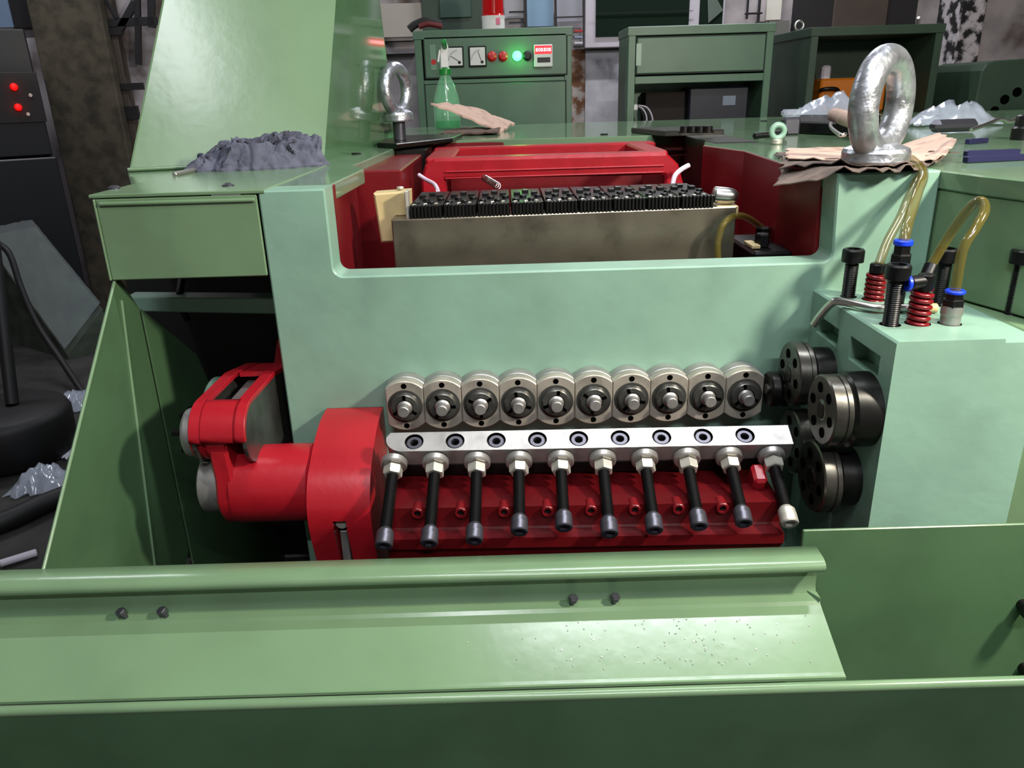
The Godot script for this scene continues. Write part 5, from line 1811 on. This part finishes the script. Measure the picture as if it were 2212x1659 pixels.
	sheet(st, oz(1530, 50, -4.246), oz(1562, 22, -4.246), oz(1550, 0, -4.246), oz(1528, -30, -4.246), 0.002)
	part(win, "broken_piece", st, mat(Color(0.30, 0.36, 0.33), 0.4))
	# dark green door at the left of the wall
	st = mb()
	var d0 := oz(915, 62, -4.29); var d1 := oz(1042, -200, -4.29)
	span(st, Vector3(d0.x, 0.0, -4.31), Vector3(d1.x, d1.y, -4.26), 0.003)
	var door := struct("door_1", st, M.cabinet_dark)
	st = mb()
	var d2 := oz(950, 40, -4.255); var d3 := oz(1010, -180, -4.255)
	span(st, Vector3(d2.x, d2.y, -4.262), Vector3(d3.x, d3.y, -4.252), 0.004)
	part(door, "door_panel", st, mat(Color(0.16, 0.28, 0.23), 0.4))
	# metal rack with papers between door and window
	o = thing("wall_rack", "thin dark metal grid rack on the wall beside the window", "rack", Vector3(0.25, 1.0, -4.25))
	for e in [[1135, -40, 1135, 90], [1200, -40, 1200, 90], [1261, -40, 1261, 103]]:
		st = mb()
		span(st, oz(e[0] - 2, e[3], -4.24), oz(e[2] + 2, e[1], -4.23), 0.001)
		part(o, "upright", st, M.bar)
	for y in [25, 48, 36, 78, 100]:
		st = mb()
		var x0 := 1100 if y == 25 or y == 48 else (1200 if y == 36 else 1238)
		var x1 := 1135 if y < 30 or y == 48 else 1262
		span(st, oz(x0, y + 3, -4.245), oz(x1, y - 2, -4.235), 0.001)
		part(o, "cross_bar", st, M.bar)
	var papers := [[1090, 40, 1135, -40, 0.62, 0.62, 0.64, "grey paper hanging next to the red beacon"], [1139, 58, 1195, -40, 0.50, 0.62, 0.72, "pale blue paper in the middle of the wall rack"], [1203, 62, 1258, -30, 0.58, 0.58, 0.62, "grey paper at the window end of the wall rack"]]
	for e in papers:
		o = thing("paper", e[7], "paper", oz(e[0], e[1], -4.25))
		st = mb()
		span(st, oz(e[0], e[1], -4.256), oz(e[2], e[3], -4.252), 0)
		part(o, "sheet", st, mat(Color(e[4], e[5], e[6]), 0.8))
	o = thing("stacked_labels", "small red and white labelled packets below the wall rack", "packets", oz(1250, 85, -4.25))
	for k in 3:
		st = mb()
		span(st, oz(1240, 70 + 13 * k, -4.25), oz(1259, 64 + 13 * k, -4.23), 0.001)
		part(o, "packet", st, mat([Color(0.65, 0.15, 0.15), Color(0.5, 0.55, 0.65), Color(0.75, 0.75, 0.78)][k], 0.6))
	st = mb()
	span(st, oz(1240, 107, -4.29), oz(1345, 103, -4.24), 0.001)
	struct("trim_1", st, mat(Color(0.33, 0.30, 0.28), 0.8))
	# rusty strip on the plaster below
	st = mb()
	span(st, oz(1263, 330, -4.295), oz(1345, 107, -4.285), 0)
	struct("wall_patch", st, textured(mat(Color(0.84, 0.82, 0.84), 0.9), noise_tex(0.012, [[0.0, gray(0.6)], [0.4, gray(0.88)], [1.0, gray(1.0)]], 256, 4, 81), 2.0))
	st = mb()
	span(st, oz(1234, 330, -4.295), oz(1264, 107, -4.284), 0)
	struct("wall_edge", st, M.rust)
	# white notice on the wall behind the far eyebolt
	st = mb()
	span(st, oz(812, 82, -4.295), oz(914, 6, -4.285), 0.001)
	var nt := part(self, "notice_board", st, mat(Color(0.66, 0.63, 0.60), 0.8))
	tag(nt, "plain pale board on the wall beside the dark green door", "board")
	o = thing("wall_shelf", "two dark shelf strips on the wall behind the far eyebolt", "shelf", oz(870, 100, -4.25))
	for y in [88, 116]:
		st = mb()
		span(st, oz(828, y + 3, -4.30), oz(895, y - 1, -4.24), 0.001)
		part(o, "strip", st, M.bar)
	# latch bar and lit wall painted as a bright patch right of the window
	o = thing("latch_bar", "black latch bracket on the wall above the open cabinet", "latch", oz(1640, 60, -4.25))
	for e in [[1610, 42, 1621, -30], [1634, 52, 1647, -30], [1608, 32, 1648, 26], [1630, 56, 1655, 46]]:
		st = mb()
		span(st, oz(e[0], e[1], -4.27), oz(e[2], e[3], -4.24), 0.002)
		part(o, "bar", st, M.bar)
	st = mb()
	span(st, oz(1650, 160, -4.295), oz(1706, 44, -4.28), 0)
	struct("wall_pier", st, mat(Color(0.42, 0.42, 0.40), 0.8))
	st = mb()
	span(st, oz(1652, 44, -4.295), oz(1707, -200, -4.28), 0)
	var bp := part(self, "lit_wall_patch", st, mat(Color(0.85, 0.84, 0.80), 0.6))
	tag(bp, "bright white patch standing in for lit wall beside the black latch", "panel")
	st = mb()
	var b0 := oz(1709, 200, -4.2); var b1 := oz(2025, -220, -4.2)
	span(st, Vector3(b0.x, 0.0, -4.30), Vector3(b1.x, b1.y, -4.24), 0.004)
	var bd := struct("door_2", st, M.bar)
	st = mb()
	var b2 := oz(1790, 120, -4.235); var b3 := oz(1950, -220, -4.235)
	span(st, Vector3(b2.x, 0.05, -4.25), Vector3(b3.x, b3.y, -4.23), 0.006)
	part(bd, "door_leaf", st, M.brown)
	st = mb()
	cyl(st, oz(1984, 50, -4.24), oz(1984, 38, -4.2), 0.008, 0.001, 10)
	part(bd, "door_handle", st, M.nut)
	st = mb()
	var m0 := oz(2028, 300, -4.1); var m1 := oz(2172, -250, -4.1)
	span(st, Vector3(m0.x, 0.0, -4.3), Vector3(m1.x, 3.4, -4.08), 0.004)
	struct("wall_pillar", st, M.mould)

	# dark green machine at the right
	o = thing("right_machine", "dark green machine end with a rounded corner and round holes at the right", "machine", Vector3(2.0, 0, -2.8))
	st = mb()
	var r0 := oz(2088, 280, -3.22); var r1 := oz(2250, 128, -3.22)
	var pts := [Vector2(r0.x, 0.02), Vector2(r1.x + 0.5, 0.02), Vector2(r1.x + 0.5, r1.y + 0.02), Vector2(r0.x + 0.065, r1.y), Vector2(r0.x + 0.035, r1.y - 0.010), Vector2(r0.x + 0.02, r1.y - 0.035)]
	ext(st, pts, -3.6, -3.22, Transform3D(), 0.006)
	part(o, "housing", st, M.cabinet_dark)
	for c in [Vector2(2148, 240), Vector2(2170, 215), Vector2(2197, 199), Vector2(2170, 262)]:
		st = mb()
		cyl(st, oz(c.x, c.y, -3.22), oz(c.x, c.y, -3.22) + Vector3(0, 0, 0.002), 0.018, 0.0, 18)
		part(o, "hole", st, M.hole)

# ------------------------------------------------------------------ dark things at the left
func left_side() -> void:
	var st := mb()
	var zc := -4.14
	var p0 := oz(55, 0, zc); var p1 := oz(212, 0, zc)
	span(st, Vector3(p0.x, 0, zc - 0.155), Vector3(p1.x, 3.4, zc), 0.006)
	var col := struct("pillar", st, M.column)
	st = mb()
	span(st, Vector3(p1.x, 0, zc - 0.12), Vector3(p1.x + 0.03, 3.4, zc - 0.06), 0.003)
	part(col, "flange", st, M.brown)
	# grid of dark bars on the wall
	var o := thing("window_grille", "dark steel angle grille on the pale wall beside the brown pillar", "grille", Vector3(-1.7, 1.0, -4.2))
	var zb := -4.2
	for e in [[295, -80, 300, 140, 5], [325, -80, 328, 60, 6], [225, 50, 340, 45, 7], [225, 70, 265, 68, 6], [250, 188, 310, 186, 6], [258, 245, 300, 243, 12], [230, 0, 255, 42, 3], [292, 5, 255, 72, 6]]:
		st = mb()
		var a := oz(e[0], e[1], zb); var b := oz(e[2], e[3], zb)
		var t := (b - a).normalized()
		box(st, (a + b) / 2.0, Vector3(a.distance_to(b), e[4] * 0.0055, 0.02), 0.001, Basis(t, Vector3(-t.y, t.x, 0), Vector3(0, 0, 1)))
		part(o, "bar", st, M.bar)
	# black control box with red lamps
	o = thing("dark_control_box", "black control box with two small red lamps at the left border", "control box", Vector3(-2.5, 0.9, -3.7))
	var zd := -3.82
	var c0 := oz(112, 335, zd); var c1 := oz(72, 62, zd)
	st = mb()
	var tb := Basis(Vector3.UP, deg_to_rad(32))
	var hinge := Vector3(c0.x + 0.006, 0, zd)
	box(st, hinge + tb * Vector3(-0.5, (c0.y + c1.y) / 2.0, -0.175), Vector3(1.0, c1.y - c0.y, 0.35), 0.006, tb)
	part(o, "case", st, M.darkbox)
	# face of the turned case: where a pixel's ray meets it
	var fn := tb * Vector3(0, 0, 1)
	var face := func(px: float, py: float, off: float) -> Vector3:
		var r := ray(px, py)
		return EYE + r * ((hinge + fn * off - EYE).dot(fn) / r.dot(fn))
	st = mb()
	box(st, face.call(8, 212, 0.003), Vector3(0.30, 0.215, 0.006), 0.001, tb)
	part(o, "lamp_panel", st, mat(Color(0.07, 0.06, 0.05), 0.5))
	for c in [Vector2(30, 188), Vector2(39, 232)]:
		st = mb()
		var w: Vector3 = face.call(c.x, c.y, 0.006)
		lathe(st, [Vector2(0, 0), Vector2(0.017, 0), Vector2(0.017, 0.008), Vector2(0.012, 0.016), Vector2(0, 0.018)], along(w, fn), 16)
		part(o, "indicator_lamp", st, glow(Color(0.85, 0.06, 0.05), 0.36), "small lit red lamp")
		var l := OmniLight3D.new()
		l.name = "indicator_light"
		l.position = w + fn * 0.04
		l.omni_range = 4.0
		l.omni_attenuation = 2.0
		l.light_size = 0.008
		light_common(l, Color(1.0, 0.1, 0.08), 0.001)
	for c in [Vector2(61, 247), Vector2(66, 206)]:
		st = mb()
		cyl(st, face.call(c.x, c.y, 0), face.call(c.x, c.y, 0.012), 0.008, 0.001, 12)
		part(o, "screw", st, M.nut)
	o = thing("dark_cupboard", "black cupboard under the control box with red lamps", "cupboard", Vector3(-2.5, 0, -3.7))
	st = mb()
	box(st, hinge + tb * Vector3(-0.494, (c0.y - 0.008) / 2.0, -0.170), Vector3(1.012, c0.y - 0.008, 0.36), 0.006, tb)
	part(o, "carcass", st, M.darkbox)
	o = thing("blue_sheet", "pale blue sheet above the black control box", "sheet", oz(20, 30, -4.27))
	st = mb()
	span(st, oz(-60, 62, -4.29), oz(38, -60, -4.29) + Vector3(0, 0, 0.004), 0.001)
	part(o, "sheet_body", st, mat(Color(0.42, 0.50, 0.60), 0.6))
	st = mb()
	span(st, oz(36, 62, -4.29), oz(48, -60, -4.29) + Vector3(0, 0, 0.02), 0.002)
	part(o, "frame", st, M.bar)

	# film-covered grey box leaning on the floor
	o = thing("covered_box", "grey green metal box under clear film on the dark floor", "box", Vector3(-2.2, 0, -3.5))
	st = mb()
	var q := [oz(-40, 512, -3.60), oz(76, 490, -3.60), oz(222, 668, -3.42), oz(146, 768, -3.30)]
	var top := [q[0], q[1], q[2], q[3]]
	st.set_smooth_group(-1)
	quad(st, top[3], top[2], top[1], top[0])
	for i in 4:
		var aa: Vector3 = top[i]
		var bb: Vector3 = top[(i + 1) % 4]
		quad(st, Vector3(aa.x, 0.0, aa.z), Vector3(bb.x, 0.0, bb.z), bb, aa)
	part(o, "box_body", st, textured(mat(Color(0.34, 0.38, 0.33), 0.45), noise_tex(0.01, [[0.0, gray(0.6)], [1.0, gray(1.0)]], 256, 4, 71), 3.0))
	st = mb()
	var up := Vector3(0, 0.035, 0.01)
	var nz := FastNoiseLite.new()
	nz.seed = 4
	nz.frequency = 2.0
	warp(st, func(u: float, v: float) -> Vector3: return top[0].lerp(top[1], u).lerp(top[3].lerp(top[2], u), v) + up + Vector3(0, 0.006 * nz.get_noise_2d(u * 4.0, v * 6.0), 0), 16, 20, 0.002)
	var thin := mat(Color(0.7, 0.75, 0.75, 0.14), 0.1)
	thin.transparency = BaseMaterial3D.TRANSPARENCY_ALPHA
	part(o, "film", st, thin)
	# black cable over it
	o = thing("black_cable", "thin black cable running down over the film covered box", "cable", oz(60, 600, -1.2))
	st = mb()
	tube(st, smooth_path([oz(-20, 520, -3.2), oz(18, 545, -3.15), oz(45, 620, -3.1), oz(80, 700, -3.05), oz(130, 775, -2.95), oy(180, 850, 0.014)]), 0.013, 8)
	part(o, "sheath", st, M.rubber)
	# round black tub
	o = thing("round_tub", "round black closed tub on the floor at the left border", "tub", oy(40, 980, 0))
	st = mb()
	var tc := oy(35, 985, 0.0)
	lathe(st, [Vector2(0, 0), Vector2(0.16, 0), Vector2(0.185, 0.02), Vector2(0.19, 0.14), Vector2(0.18, 0.16), Vector2(0.165, 0.168), Vector2(0.08, 0.172), Vector2(0, 0.172)], Transform3D(Basis(), tc), 40, true)
	part(o, "tub_body", st, M.rubber)
	o = thing("black_pole", "black pole standing in the round tub", "pole", tc)
	st = mb()
	cyl(st, tc + Vector3(0.02, 0.172, -0.02), oz(-20, 480, tc.z - 0.25), 0.020, 0.002, 14)
	part(o, "pole_body", st, M.rubber)
	o = thing("thick_hose", "thick black hose lying on the floor beside the white plastic", "hose", oy(60, 1090, 0.03))
	st = mb()
	tube(st, smooth_path([oy(-60, 1150, 0.03), oy(20, 1122, 0.03), oy(90, 1090, 0.03), oy(150, 1066, 0.03)]), 0.028, 12)
	part(o, "sheath", st, M.rubber)
	bag(oy(95, 1050, 0.0), 0.16, 0.14, 0.06, M.film, "crumpled clear plastic on the floor beside the round tub", 14)
	var wb := mat(Color(0.75, 0.75, 0.80), 0.5)
	bag(oy(135, 975, 0.0), 0.11, 0.14, 0.05, wb, "white crumpled plastic on the floor by the side guard", 17)
	bag(oy(165, 875, 0.0), 0.14, 0.16, 0.06, M.film, "small clear plastic scrap on the floor behind the tub", 19)
	o = thing("white_stick", "white stick lying on the floor by the corner of the tray", "stick", oy(40, 1205, 0.01))
	st = mb()
	cyl(st, oy(0, 1218, 0.012), oy(80, 1193, 0.012), 0.010, 0.002, 10)
	part(o, "stick_body", st, M.frame)
